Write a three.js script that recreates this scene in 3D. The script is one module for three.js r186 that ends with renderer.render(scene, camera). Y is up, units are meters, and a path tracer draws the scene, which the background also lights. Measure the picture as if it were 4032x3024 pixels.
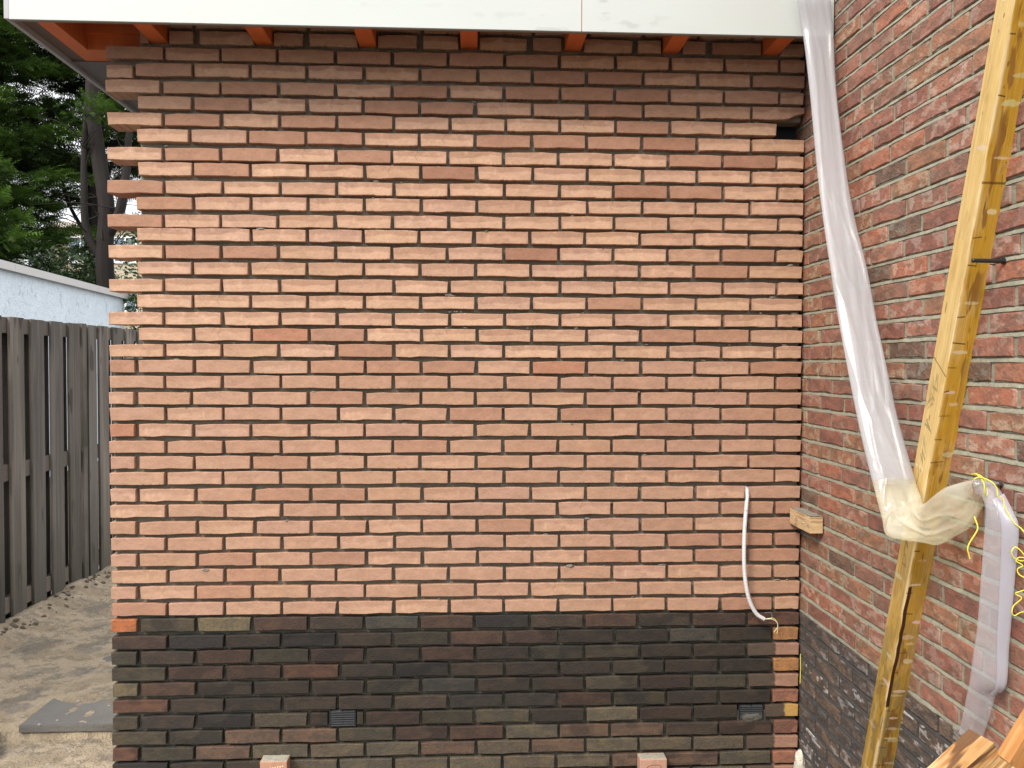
import * as THREE from 'three';
import { mergeGeometries } from 'three/addons/utils/BufferGeometryUtils.js';
import { RoundedBoxGeometry } from 'three/addons/geometries/RoundedBoxGeometry.js';

// ---------------------------------------------------------------- camera, sky, sun, exposure
const scene = new THREE.Scene();
const camera = new THREE.PerspectiveCamera(49.233, 4 / 3, 0.05, 400);
camera.position.set(1.189, 1.6, 3.33);
camera.rotation.set(-0.02438, -0.04916, 0.00212, 'YXZ');
scene.add(camera);
const renderer = new THREE.WebGLRenderer({ antialias: true });
renderer.setSize(1024, 768);
renderer.toneMapping = THREE.LinearToneMapping;
renderer.toneMappingExposure = 2.5;
renderer.shadowMap.enabled = true;
{ // overcast sky: brighter overhead than at the horizon
  const w = 64, h = 32, d = new Float32Array(w * h * 4);
  for (let j = 0; j < h; j++) for (let i = 0; i < w; i++) {
    const el = ((j + 0.5) / h - 0.5) * Math.PI, s = Math.sin(el), o = (j * w + i) * 4;
    const L = s > 0 ? 0.42 + 0.84 * s : 0.42 + 0.3 * Math.max(-1, s * 3);
    d[o] = L * 0.985; d[o + 1] = L * 1.0; d[o + 2] = L * 1.03; d[o + 3] = 1;
  }
  const t = new THREE.DataTexture(d, w, h, THREE.RGBAFormat, THREE.FloatType);
  t.mapping = THREE.EquirectangularReflectionMapping; t.magFilter = t.minFilter = THREE.LinearFilter; t.needsUpdate = true;
  scene.background = t; scene.environment = t;
}
const sun = new THREE.DirectionalLight(0xfff3e4, 1.45);
sun.position.set(-3.6, 7.9, 6.2); sun.target.position.set(1.2, 1, 0);
sun.castShadow = true; sun.shadow.radius = 30; sun.shadow.mapSize.set(2048, 2048);
Object.assign(sun.shadow.camera, { left: -12, right: 8, top: 10, bottom: -6, near: 0.5, far: 60 });
scene.add(sun, sun.target);

// ---------------------------------------------------------------- helpers
function mulberry(a) { return () => { a |= 0; a = a + 0x6D2B79F5 | 0; let t = Math.imul(a ^ a >>> 15, 1 | a); t = t + Math.imul(t ^ t >>> 7, 61 | t) ^ t; return ((t ^ t >>> 14) >>> 0) / 4294967296; }; }
const rnd = mulberry(20240611), rr = (a, b) => a + (b - a) * rnd(), pick = (a) => a[Math.floor(rnd() * a.length)];
function hash(x, y, s) { let h = Math.imul(x, 374761393) + Math.imul(y, 668265263) + Math.imul(s, 1274126177) | 0; h = Math.imul(h ^ h >>> 13, 1274126177); return ((h ^ h >>> 16) >>> 0) / 4294967296; }
function vn(x, y, s = 0, px = 0, py = 0) { // value noise, optional period
  const xi = Math.floor(x), yi = Math.floor(y), fx = x - xi, fy = y - yi, u = fx * fx * (3 - 2 * fx), v = fy * fy * (3 - 2 * fy);
  const X = (k) => px ? ((k % px) + px) % px : k, Y = (k) => py ? ((k % py) + py) % py : k;
  const a = hash(X(xi), Y(yi), s), b = hash(X(xi + 1), Y(yi), s), c = hash(X(xi), Y(yi + 1), s), d = hash(X(xi + 1), Y(yi + 1), s);
  return a + (b - a) * u + (c - a + (a - b - c + d) * u) * v;
}
function fbm(x, y, s = 0, o = 4, px = 0, py = 0) { let a = 0, k = 0.5, n = 0; for (let i = 0; i < o; i++) { a += k * vn(x, y, s + i * 17, px, py); n += k; x *= 2; y *= 2; px *= 2; py *= 2; k *= 0.5; } return a / n; }
const cl = (x, a = 0, b = 1) => Math.min(b, Math.max(a, x)), ss = (a, b, x) => { const t = cl((x - a) / (b - a)); return t * t * (3 - 2 * t); };
const mixc = (a, b, t) => [a[0] + (b[0] - a[0]) * t, a[1] + (b[1] - a[1]) * t, a[2] + (b[2] - a[2]) * t];
const enc = (x) => Math.round(255 * cl(x <= 0.0031308 ? 12.92 * x : 1.055 * Math.pow(x, 1 / 2.4) - 0.055));
function texture(w, h, fn, srgb = true, rep = true) { // fn(u, v) -> linear colour or a height
  const d = new Uint8Array(w * h * 4);
  for (let j = 0; j < h; j++) for (let i = 0; i < w; i++) {
    const c = fn((i + 0.5) / w, (j + 0.5) / h), o = (j * w + i) * 4;
    if (srgb) { d[o] = enc(c[0]); d[o + 1] = enc(c[1]); d[o + 2] = enc(c[2]); } else d[o] = d[o + 1] = d[o + 2] = Math.round(255 * cl(c));
    d[o + 3] = 255;
  }
  const t = new THREE.DataTexture(d, w, h, THREE.RGBAFormat); if (srgb) t.colorSpace = THREE.SRGBColorSpace;
  t.magFilter = THREE.LinearFilter; t.minFilter = THREE.LinearFilter; if (rep) t.wrapS = t.wrapT = THREE.RepeatWrapping; t.needsUpdate = true; return t;
}
const lin = (r, g, b) => new THREE.Color().setRGB(r, g, b);
const std = (o) => { const c = o.color; if (Array.isArray(c)) o.color = lin(...c); return new THREE.MeshStandardMaterial({ roughness: 0.9, ...o }); };
const taken = {};
function numbered(name) { const n = taken[name] = (taken[name] ?? -1) + 1; return n ? name + '_' + String(n).padStart(3, '0') : name; }
function shade(m) { m.castShadow = m.receiveShadow = true; return m; }
function mesh(name, geo, mat, parent) { const m = shade(new THREE.Mesh(geo, mat)); m.name = parent && parent !== scene ? name : numbered(name); (parent ?? scene).add(m); return m; }
function tag(o, label, category, group, kind) { o.userData = { label, category }; if (group) o.userData.group = group; if (kind) o.userData.kind = kind; return o; }
function thing(name, label, category, p = [0, 0, 0], group) { const o = new THREE.Group(); o.name = numbered(name); o.position.set(...p); scene.add(o); return tag(o, label, category, group); }
function structure(name, geo, mat, label) { const m = mesh(name, geo, mat); m.userData = { kind: 'structure' }; if (label) { m.userData.label = label; } return m; }
function box(x0, x1, y0, y1, z0, z1, r = 0) { const g = r ? new RoundedBoxGeometry(x1 - x0, y1 - y0, z1 - z0, 1, r) : new THREE.BoxGeometry(x1 - x0, y1 - y0, z1 - z0); g.translate((x0 + x1) / 2, (y0 + y1) / 2, (z0 + z1) / 2); return g; }
function uvMetres(g, s = 1, ox = 0, oy = 0) { // planar uv in metres, chosen per face by its normal
  const q = g.index ? g.toNonIndexed() : g, p = q.attributes.position, n = q.attributes.normal, uv = new Float32Array(p.count * 2);
  for (let i = 0; i < p.count; i++) { const ax = Math.abs(n.getX(i)), ay = Math.abs(n.getY(i)), az = Math.abs(n.getZ(i)); let u, v; if (az >= ax && az >= ay) { u = p.getX(i); v = p.getY(i); } else if (ax >= ay) { u = p.getZ(i); v = p.getY(i); } else { u = p.getX(i); v = p.getZ(i); } uv[2 * i] = u * s + ox; uv[2 * i + 1] = v * s + oy; }
  q.setAttribute('uv', new THREE.BufferAttribute(uv, 2)); return q;
}
function grid(nx, ny, fn) { // fn(s, t) -> [x, y, z, u, v]
  const P = [], U = [], I = [];
  for (let j = 0; j <= ny; j++) for (let i = 0; i <= nx; i++) { const a = fn(i / nx, j / ny); P.push(a[0], a[1], a[2]); U.push(a[3] ?? i / nx, a[4] ?? j / ny); }
  for (let j = 0; j < ny; j++) for (let i = 0; i < nx; i++) { const a = j * (nx + 1) + i, b = a + 1, c = a + nx + 1, d = c + 1; I.push(a, b, d, a, d, c); }
  const g = new THREE.BufferGeometry(); g.setAttribute('position', new THREE.Float32BufferAttribute(P, 3)); g.setAttribute('uv', new THREE.Float32BufferAttribute(U, 2)); g.setIndex(I); g.computeVertexNormals(); return g;
}
function tube(pts, radius, seg = 60, rad = 8, closed = false) { // radius: number or function of t
  const c = new THREE.CatmullRomCurve3(pts.map((p) => new THREE.Vector3(...p)), closed, 'centripetal'), g = new THREE.TubeGeometry(c, seg, 1, rad, closed), p = g.attributes.position, v = new THREE.Vector3(), o = new THREE.Vector3();
  for (let i = 0; i <= seg; i++) { c.getPointAt(i / seg, o); const r = typeof radius === 'function' ? radius(i / seg) : radius; for (let j = 0; j <= rad; j++) { const k = i * (rad + 1) + j; v.fromBufferAttribute(p, k).sub(o).multiplyScalar(r).add(o); p.setXYZ(k, v.x, v.y, v.z); } }
  g.computeVertexNormals(); return g;
}

// ---------------------------------------------------------------- brick faces: one atlas of 64 cells for each sort of brick
const CELLS = 8;
function atlas(paint, height, cw = 256, chh = 64) {
  const W = cw * CELLS, H = chh * CELLS;
  const at = (f) => (u, v) => { const cx = Math.floor(u * CELLS), cy = Math.floor(v * CELLS); return f(u * CELLS - cx, v * CELLS - cy, cy * CELLS + cx); };
  return { map: texture(W, H, at(paint), true, false), bumpMap: texture(W, H, at(height), false, false) };
}
const edgeOf = (u, v) => Math.min(u * 4.2, (1 - u) * 4.2, v, 1 - v);
const LIGHT = atlas((u, v, c) => {
  const s = c * 31, style = c % 8, n = fbm(u * 7, v * 3.2, s), fine = fbm(u * 60, v * 16, s + 5, 2), mid = fbm(u * 22, v * 7, s + 3, 3);
  const bloom = [0.05, 0.9, 0.12, 0.75, 0.0, 1.0, 0.45, 0.6][style];
  const wave = 0.38 + 0.42 * fbm(u * 2.6 + 3, 0.5, s + 7, 3) + 0.05 * (n - 0.5);
  let t = ss(wave + 0.05, wave - 0.05, v) * ss(0.0, 0.10, u + 0.05 * (n - 0.5)) * ss(1.0, 0.9, u + 0.05 * (n - 0.5)) * bloom;
  let col = mixc([0.675, 0.625, 0.58], [0.89, 0.89, 0.83], t);
  const spot = Math.max(0, fbm(u * 9, v * 2.2, s + 11, 2) - 0.6) * 2.2 * bloom; col = mixc(col, [0.98, 0.98, 0.98], spot);
  if (style === 3 || style === 6) { const d = ss(0.74, 0.86, vn(u * 26, 1, s + 13)) * ss(0.15, 0.3, v) * ss(0.85, 0.55, v) * ss(0.55, 0.8, vn(u * 4, 3, s)); col = mixc(col, [1, 0.97, 0.93], 0.5 * d); }
  let k = 0.78 + 0.30 * n + 0.16 * (mid - 0.5) + 0.16 * (fine - 0.5);
  const e = edgeOf(u, v); k *= 1 + 0.08 * ss(0.09, 0.02, e) * (v > 0.5 ? 1 : -0.4);
  const chip = ss(0.62, 0.74, fbm(u * 30, v * 8, s + 19, 2)) * ss(0.16, 0.03, v); k *= 1 - 0.45 * chip;
  const crack = c % 21 === 9 ? ss(0.006, 0.0, Math.abs(u - 0.44 - 0.02 * Math.sin(v * 9))) * ss(0.1, 0.4, v) : 0; k *= 1 - 0.5 * crack;
  return [col[0] * k, col[1] * k, col[2] * k];
}, (u, v, c) => 0.5 + 0.6 * (fbm(u * 52, v * 15, c * 31 + 2, 3) - 0.5) + 0.35 * (fbm(u * 9, v * 4, c * 31 + 3, 2) - 0.5));
const DARK = atlas((u, v, c) => {
  const s = c * 37 + 9, n = fbm(u * 5, v * 2.4, s), mid = fbm(u * 18, v * 6, s + 3, 3), fine = fbm(u * 70, v * 18, s + 5, 2), style = c % 8;
  let col = mixc([0.62, 0.62, 0.62], [0.86, 0.80, 0.70], ss(0.35, 0.7, n));
  if (style === 2 || style === 5) col = mixc(col, [0.44, 0.44, 0.44], ss(0.5, 0.62, fbm(u * 2.5, v * 1.2, s + 21, 2)));
  if (style === 3) { const d = ss(0.45, 0.7, vn(u * 34, v * 0.6, s)) * ss(0.9, 0.4, v); col = mixc(col, [1, 0.98, 0.9], 0.35 * d); }
  const salt = ss(0.66, 0.76, fbm(u * 26, v * 8, s + 31, 3)) * (style === 6 ? 0.5 : 0.10); col = mixc(col, [1, 1, 0.98], salt);
  const k = 0.70 + 0.34 * mid + 0.3 * (fine - 0.5) + 0.16 * ss(0.12, 0.02, 1 - v);
  return [col[0] * k, col[1] * k, col[2] * k];
}, (u, v, c) => 0.5 + 0.9 * (fbm(u * 60, v * 17, c * 37 + 2, 3) - 0.5) + 0.4 * (fbm(u * 9, v * 3, c * 37 + 3, 2) - 0.5));
const EDGE = atlas((u, v, c) => { // bricks whose right part stayed clean when the plinth was tarred
  const s = c * 41 + 5, n = fbm(u * 6, v * 3, s), fine = fbm(u * 60, v * 16, s + 5, 2), mid = fbm(u * 20, v * 6, s + 2, 3);
  const d = ss(0.515, 0.555, u + 0.03 * (mid - 0.5) + (c % 3 === 1 ? 0.06 * (n - 0.5) : 0));
  const clean = [[0.47, 0.22, 0.12], [0.50, 0.30, 0.09], [0.42, 0.20, 0.13], [0.34, 0.19, 0.13]][c % 4];
  const col = mixc([0.088, 0.062, 0.045], clean, d), k = 0.75 + 0.3 * n + 0.2 * (mid - 0.5) + 0.2 * (fine - 0.5);
  return [col[0] * k, col[1] * k, col[2] * k];
}, (u, v, c) => 0.5 + 0.8 * (fbm(u * 50, v * 14, c * 31 + 2, 3) - 0.5));
const OLD = atlas((u, v, c) => {
  const s = c * 43 + 3, style = c % 8, n = fbm(u * 5, v * 2.4, s), mid = fbm(u * 16, v * 5.5, s + 3, 3), fine = fbm(u * 60, v * 16, s + 5, 2);
  let col = mixc([0.305, 0.130, 0.086], [0.222, 0.104, 0.074], ss(0.35, 0.65, n));
  const pale = ss(0.50, 0.66, fbm(u * 6.5, v * 2.6, s + 9, 4) + 0.05 * (v - 0.4)) * [0.5, 0.9, 0.25, 0.7, 0.4, 0.8, 0.15, 0.6][style]; col = mixc(col, [0.40, 0.275, 0.225], pale * 0.85);
  const dirt = ss(0.60, 0.72, fbm(u * 8, v * 3, s + 13, 4)) * 0.55; col = mixc(col, [0.13, 0.08, 0.055], dirt);
  const pit = ss(0.74, 0.80, fbm(u * 30, v * 9, s + 23, 2)); col = mixc(col, [0.08, 0.045, 0.04], 0.3 * pit);
  const rim = ss(0.10, 0.0, edgeOf(u, v)) * ss(0.42, 0.6, mid); col = mixc(col, [0.36, 0.32, 0.26], 0.45 * rim);
  const k = 0.86 + 0.16 * mid + 0.06 * (fine - 0.5) + 0.1 * n; return [col[0] * k, col[1] * k, col[2] * k];
}, (u, v, c) => 0.5 + 0.8 * (fbm(u * 38, v * 11, c * 43 + 2, 3) - 0.5) + 0.8 * (fbm(u * 9, v * 3, c * 43 + 3, 2) - 0.5));
const TAR = atlas((u, v, c) => {
  const s = c * 47 + 3, style = c % 8, n = fbm(u * 5, v * 2.4, s), mid = fbm(u * 16, v * 5.5, s + 3, 3), fine = fbm(u * 60, v * 16, s + 5, 2);
  let col = mixc([0.075, 0.063, 0.055], [0.15, 0.108, 0.085], ss(0.35, 0.7, n));
  const salt = ss(0.55, 0.72, fbm(u * 7, v * 3.4, s + 9, 5)) * [0.3, 1, 0.15, 0.5, 0.1, 0.9, 0.2, 0.4][style]; col = mixc(col, [0.50, 0.50, 0.51], salt * 0.9);
  const k = 0.75 + 0.34 * mid + 0.3 * (fine - 0.5); return [col[0] * k, col[1] * k, col[2] * k];
}, (u, v, c) => 0.5 + 0.9 * (fbm(u * 38, v * 11, c * 43 + 2, 3) - 0.5) + 0.8 * (fbm(u * 9, v * 3, c * 43 + 3, 2) - 0.5));

const BH = 0.0497, BD = 0.1;
function brickShape(L, h, cell, rough = 1, part = 1, d = BD, snap) { // fifty triangles; the origin is the middle of the lower front edge
  const R = mulberry(cell * 977 + Math.round(L * 1e4) + 13), j = (a) => (R() - 0.5) * 2 * a * rough, hx = L / 2;
  let o = [];
  const c = () => 0.0008 + 0.0022 * R() * rough + (R() < 0.16 ? 0.004 * R() : 0);
  o.push([-hx + c(), j(0.0009)], [-hx * 0.45 + j(0.02), j(0.0021)], [hx * 0.1 + j(0.02), j(0.0024)], [hx * 0.55 + j(0.02), j(0.0021)], [hx - c(), j(0.0009)]);
  o.push([hx + j(0.0008) - c() * 0.4, h - c()], [hx * 0.5 + j(0.01), h + j(0.0014)], [-hx * 0.05 + j(0.01), h + j(0.0016)], [-hx * 0.5 + j(0.01), h + j(0.0014)], [-hx + j(0.0008) + c() * 0.4, h - c()]);
  if (snap) o = snap;
  const N = o.length, cx = 0, cy = h / 2, P = [], U = [], bev = 0.0018 + 0.0012 * (rough - 1), ring0 = [], ring1 = [], ring2 = [];
  for (const [x, y] of o) { const dx = cx - x, dy = cy - y, sx = Math.sign(dx) * Math.min(bev, Math.abs(dx) * 0.3), sy = Math.sign(dy) * bev; ring0.push([x + (Math.abs(x) > hx * 0.8 ? sx : 0), y + sy, j(0.00035)]); ring1.push([x, y, -bev]); ring2.push([x, y, -d]); }
  const col = cell % CELLS, row = Math.floor(cell / CELLS);
  const uv = (p) => [(col + 0.03 + 0.94 * cl(0.5 + (p[0] / L) * part)) / CELLS, (row + 0.05 + 0.9 * cl(p[1] / h)) / CELLS];
  const tri = (a, b, e) => { for (const p of [a, b, e]) { P.push(...p); U.push(...uv(p)); } };
  const mid = [0, h * 0.5, j(0.0006)];
  for (let i = 0; i < N; i++) { const k = (i + 1) % N; tri(mid, ring0[i], ring0[k]); tri(ring0[i], ring1[i], ring1[k]); tri(ring0[i], ring1[k], ring0[k]); tri(ring1[i], ring2[i], ring2[k]); tri(ring1[i], ring2[k], ring1[k]); }
  const g = new THREE.BufferGeometry(); g.setAttribute('position', new THREE.Float32BufferAttribute(P, 3)); g.setAttribute('uv', new THREE.Float32BufferAttribute(U, 2)); g.computeVertexNormals(); return g;
}
const shapes = {};
const shapeOf = (kind, cell) => shapes[kind + cell] ??= kind === 'full' ? brickShape(0.21, BH, cell) : kind === 'half' ? brickShape(0.1, BH, cell, 1, 0.5) : kind === 'old' ? brickShape(0.2, 0.0500, cell, 1.6, 1, 0.1) : brickShape(0.095, 0.0525, cell, 2.1, 0.5, 0.1);
const tones = (a, list, bump = 0.0012) => list.map((c) => std({ ...a, bumpScale: bump, color: c, roughness: 0.92 }));

// ---------------------------------------------------------------- the new brick wall
const TOP = 2.8855, CH = 0.06368, PITCH = 0.22; // top of the first course, course height, brick plus joint
// course, rise of its left and right end (mm), shift of its head joints from the regular bond (mm)
const COURSES = [
  [1, 0, -1],
  [2, 1, 1],
  [3, -1, -1, -7, -3, 0, 1, 1, 1, 1, 1, -1, -1, -1, 5],
  [4, 1, -1, 1, 1, 0, -1, -1, -1, -1, -1, 3, 3, 1],
  [5, 1, 0, -2, 0, 4, 6, 6, 5, 5, 4, 3, 2, -1, -1],
  [6, 3, -1, -10, -9, -5, -4, -4, -3, -3, -2, 0, 1, 2],
  [7, -5, -3, -3, -4, -3, 1, 0, -1, -2, -2, -4, -4, -4, -3],
  [8, 1, -2, 0, 0, 1, 2, 2, 3, 3, 3, 3, 3, 3],
  [9, -6, -1, 0, 4, 5, 6, 5, 4, 3, 2, -3, -3, -1, 1],
  [10, -4, 0, 2, 3, 3, 3, 3, 4, 4, 4, 2, 0, 0],
  [11, -9, 3, -4, -5, -5, -1, 0, 1, 2, 3, 0, 0, 3, 7],
  [12, 3, 2, 2, 2, -1, -3, -4, -6, -7, -9, -7, -5, -4],
  [13, -1, 3, -2, -4, -4, -3, -3, -3, -2, -2, -3, -4, -5, -4],
  [14, 0, 1, -3, -4, -2, -3, -4, -4, -5, -6, -7, -7, -3],
  [15, -3, -1, -4, -3, 2, 4, 4, 4, 4, 4, 4, 3, 2, 3],
  [16, -1, -2, -3, -2, 0, 0, 0, 1, 1, 1, 4, 4, 5],
  [17, -5, -3, -5, -1, 1, 6, 5, 4, 4, 3, 1, 1, 2, 3],
  [18, -3, -2, -1, 1, 5, 4, 3, 3, 2, 1, -1, 0, 3],
  [19, -1, -3, -2, -3, -3, 4, 3, 3, 3, 3, 3, 1, -1, -2],
  [20, -1, -2, 0, 1, 3, 2, 1, 1, 0, 0, 1, 1, 4],
  [21, 3, 0, -4, -2, 4, 5, 4, 3, 3, 2, -4, -4, -4, 0],
  [22, 3, 1, -11, -4, 1, 0, 0, -1, -1, -2, -4, -3, -1],
  [23, 5, 1, -1, 0, 4, 4, 3, 2, 1, 0, -3, -4, -2, 0],
  [24, 4, 2, -3, -3, 2, 0, -1, -3, -4, -6, -7, -5, -3],
  [25, 3, 1, -1, 2, 3, 3, 2, 0, -2, -3, -6, -6, -3, 0],
  [26, 5, 2, -2, -1, 2, 2, 1, 1, 1, 0, 0, 2, 3],
  [27, 7, 6, -2, -2, 2, 6, 5, 4, 2, 1, -2, -1, -1, 1],
  [28, 5, 3, 3, 6, 9, 7, 5, 3, 1, -1, 0, 4, -4],
  [29, 6, 4, 1, 5, 5, 8, 6, 4, 2, -1, -4, -4, -3, 2],
  [30, 3, 2, 8, 10, 10, 8, 7, 5, 3, 1, 2, 1, 2],
  [31, 4, 2, -3, 1, 6, 10, 8, 6, 4, 2, -2, -2, -1, -1],
  [32, 4, 2, 6, 7, 8, 6, 5, 4, 3, 2, 2, 3, 4],
  [33, 4, -1],
  [34, 2, -3],
  [35, 1, -5, 0, 1, 2, 3, 3, 3, 3, 3, 1, 1, 0, 0],
  [36, 2, -5, 0, -4, -2, -3, -4, -4, -5, -5, -5, -6, 1],
  [37, -3, -3, 0, 1, 1, 0, 1, 3, 4, 5, 10, 12, -5, -2],
  [38, 0, -3, -4, -3, 1, 0, -1, -2, -3, -4, 4, 0, 2],
  [39, -1, -3, -3, -1, 2, 10, 9, 8, 7, 6, -1, -7, -3, 0],
  [40, 0, -3, 1, 0, 6, 4, 3, 2, 0, -1, 0, -4, 3],
  [41, -2, -4],
  [42, -3, -1],
  [43, -1, -6, -3, -5, -1, 1, 2, 3, 4, 5, -6, -3, -1, 4],
  [44, 0, -2, -8, -9, -2, -1, -1, 0, 1, 2, 1, 1, -1],
  [45, 2, -2],
  [46, 0, 0],
];
const wall = thing('brick_wall', 'unfinished wall of new pale terracotta bricks with toothed left edge above a dark brick plinth', 'wall');
const mortarMap = texture(256, 256, (u, v) => { const n = fbm(u * 8, v * 8, 3, 4, 8, 8), f = vn(u * 90, v * 90, 8, 90, 90), k = 0.62 + 0.5 * n + 0.22 * (f - 0.5); return [0.215 * k, 0.205 * k, 0.162 * k]; });
const mortarBump = texture(256, 256, (u, v) => fbm(u * 24, v * 24, 5, 4, 24, 24), false);
const mMortar = std({ map: mortarMap, bumpMap: mortarBump, bumpScale: 0.003, roughness: 1 });
function mortarSheet(x0, x1, y0, y1, z, step, amp, s) { return grid(Math.round((x1 - x0) / step), Math.round((y1 - y0) / step), (a, b) => { const x = x0 + (x1 - x0) * a, y = y0 + (y1 - y0) * b; const n = fbm(x * 16, y * 22, s, 3) - 0.5, lump = Math.max(0, fbm(x * 34, y * 44, s + 9, 2) - 0.66); return [x, y, z + amp * n * 1.6 + lump * 0.026, x * 3, y * 3]; }); }
{
  const Z = -0.030, YP = TOP - 36 * CH + 0.007, hole = [2.318, 2.6, TOP - 6 * CH - 0.004, TOP - 5 * CH + 0.012];
  const pierced = (g) => { const i = g.index.array, P = g.attributes.position, keep = []; for (let k = 0; k < i.length; k += 3) { const x = (P.getX(i[k]) + P.getX(i[k + 1]) + P.getX(i[k + 2])) / 3, y = (P.getY(i[k]) + P.getY(i[k + 1]) + P.getY(i[k + 2])) / 3; if (!(x > hole[0] && y > hole[2] && y < hole[3])) keep.push(i[k], i[k + 1], i[k + 2]); } g.setIndex(keep); return g.toNonIndexed(); };
  const backs = (l) => l.map(([x0, x1, y0, y1]) => uvMetres(box(x0, x1, y0, y1, -0.094, Z - 0.007), 3));
  mesh('mortar_bed', mergeGeometries([pierced(mortarSheet(-0.098, 2.522, YP, 2.945, Z, 0.0085, 0.006, 71)), mortarSheet(-0.206, -0.098, YP, TOP - 19 * CH - 0.06, Z, 0.0085, 0.006, 71).toNonIndexed(),
    ...backs([[-0.098, hole[0], YP, 2.945], [hole[0], 2.522, YP, hole[2]], [hole[0], 2.522, hole[3], 2.945], [-0.206, -0.098, YP, TOP - 19 * CH - 0.06], [-0.2, -0.098, TOP - 3 * CH, TOP - CH - 0.045]])]), mMortar, wall);
  mesh('plinth_mortar', mergeGeometries([mortarSheet(-0.206, 2.522, -0.18, YP, Z + 0.002, 0.0085, 0.006, 71).toNonIndexed(), ...backs([[-0.206, 2.522, -0.18, YP]])]), std({ map: mortarMap, bumpMap: mortarBump, bumpScale: 0.003, roughness: 1, color: [0.5, 0.5, 0.48] }), wall);
}
const L1 = tones({ map: LIGHT.map, bumpMap: LIGHT.bumpMap }, [[0.60, 0.380, 0.276], [0.61, 0.390, 0.280], [0.59, 0.374, 0.280], [0.60, 0.382, 0.266], [0.578, 0.36, 0.256], [0.62, 0.395, 0.285]]);
const L2 = tones({ map: LIGHT.map, bumpMap: LIGHT.bumpMap }, [[0.535, 0.315, 0.222], [0.51, 0.295, 0.208], [0.475, 0.262, 0.182]]); // darker
const L3 = tones({ map: LIGHT.map, bumpMap: LIGHT.bumpMap }, [[0.555, 0.325, 0.225], [0.55, 0.285, 0.188]]); // redder
const dk = (l) => tones({ map: DARK.map, bumpMap: DARK.bumpMap }, l.map((c) => c[0] > 0.3 ? c.map((x) => x * 0.85) : c[0] > 0.136 ? c.map((x) => x * 0.84) : c.map((x, i) => 0.82 * (x * 0.66 + 0.34 * [0.074, 0.058, 0.045][i]))), 0.0022);
const DK = { brown: dk([[0.076, 0.056, 0.043], [0.086, 0.064, 0.049], [0.064, 0.050, 0.041]]), red: dk([[0.108, 0.062, 0.047], [0.122, 0.068, 0.050], [0.095, 0.057, 0.045]]), olive: dk([[0.098, 0.087, 0.060], [0.085, 0.076, 0.054], [0.115, 0.098, 0.069]]), black: dk([[0.030, 0.030, 0.031], [0.040, 0.037, 0.035]]), grey: dk([[0.088, 0.088, 0.080]]), tan: dk([[0.20, 0.165, 0.105], [0.18, 0.15, 0.10]]), dust: dk([[0.17, 0.142, 0.10], [0.155, 0.125, 0.09], [0.17, 0.112, 0.082], [0.14, 0.12, 0.088]]), orange: dk([[0.55, 0.20, 0.085], [0.50, 0.245, 0.13], [0.45, 0.21, 0.14], [0.55, 0.28, 0.12]]), fired: dk([[0.165, 0.086, 0.060]]) };
const SOOT = new Map(); const soot = (m) => { if (!SOOT.has(m)) { const c = m.clone(); c.color.multiplyScalar(0.72); SOOT.set(m, c); } return SOOT.get(m); }; // the tar is thickest on these courses
const EDGEM = std({ map: EDGE.map, bumpMap: EDGE.bumpMap, bumpScale: 0.0015, roughness: 0.92 });
// bricks that stand out in the photograph: course, place along the wall (m), tone
const MARKED = [[4, 0.21, 'd'], [3, 0.33, 'd'], [5, 0.55, 'd'], [6, 0.64, 'd'], [10, 0.0, 'r'], [9, -0.11, 'd'], [2, 1.51, 'd'], [2, 1.72, 'd'], [3, 0.99, 'd'], [3, 1.42, 'd'], [4, 0.87, 'd'], [4, 1.09, 'd'], [5, 0.77, 'd'], [6, 0.68, 'd'], [6, 1.3, 'd'], [6, 1.51, 'd'], [7, 0.77, 'd'], [8, 1.09, 'dd'], [3, 1.84, 'd'], [4, 1.73, 'd'], [6, 1.73, 'd'], [6, 1.95, 'dd'], [7, 2.05, 'd'], [7, 2.27, 'dd'], [9, 1.84, 'dd'], [9, 2.05, 'd'], [13, 1.41, 'dd'], [13, 2.26, 'd'], [14, 2.16, 'r'], [16, 1.73, 'r'], [18, 0.45, 'rr'], [20, 1.52, 'rr'], [20, 0.64, 'r'], [20, 0.88, 'r'], [24, -0.17, 'rr'], [26, 0.45, 'd'], [23, 1.2, 'd'], [23, 1.64, 'd'], [13, 0.33, 'd'], [13, 0.11, 'd'], [28, 0.65, 'd'], [32, 0.6, 'd'],
  [36, -0.17, 'orange0'], [36, 0.0, 'olive'], [36, 0.22, 'tan'], [36, 0.44, 'red'], [36, 0.66, 'brown'], [36, 0.88, 'grey'], [36, 1.1, 'red'], [36, 1.32, 'black'], [36, 1.53, 'brown'], [36, 1.75, 'red'], [36, 1.96, 'brown'], [36, 2.18, 'red'], [36, 2.42, 'fired'], [37, -0.1, 'red'], [37, 0.11, 'black'], [37, 0.33, 'brown'], [37, 0.55, 'black'], [37, 0.77, 'brown'], [37, 0.99, 'olive'], [37, 1.21, 'red'], [37, 1.43, 'red'], [37, 1.65, 'brown'], [37, 1.87, 'brown'], [37, 2.09, 'grey'], [37, 2.31, 'brown'], [37, 2.47, 'orange3'], [38, -0.17, 'olive'], [39, -0.1, 'olive'], [39, 0.33, 'red'], [39, 0.55, 'fired'], [39, 2.47, 'orange3'], [40, -0.17, 'tan'], [41, -0.1, 'fired'], [41, 1.21, 'black'], [41, 2.47, 'orange2'], [40, 1.1, 'grey'], [43, 2.47, 'orange2'], [45, 2.47, 'orange2'], [44, -0.17, 'fired'], [42, 0.88, 'red']];
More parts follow.
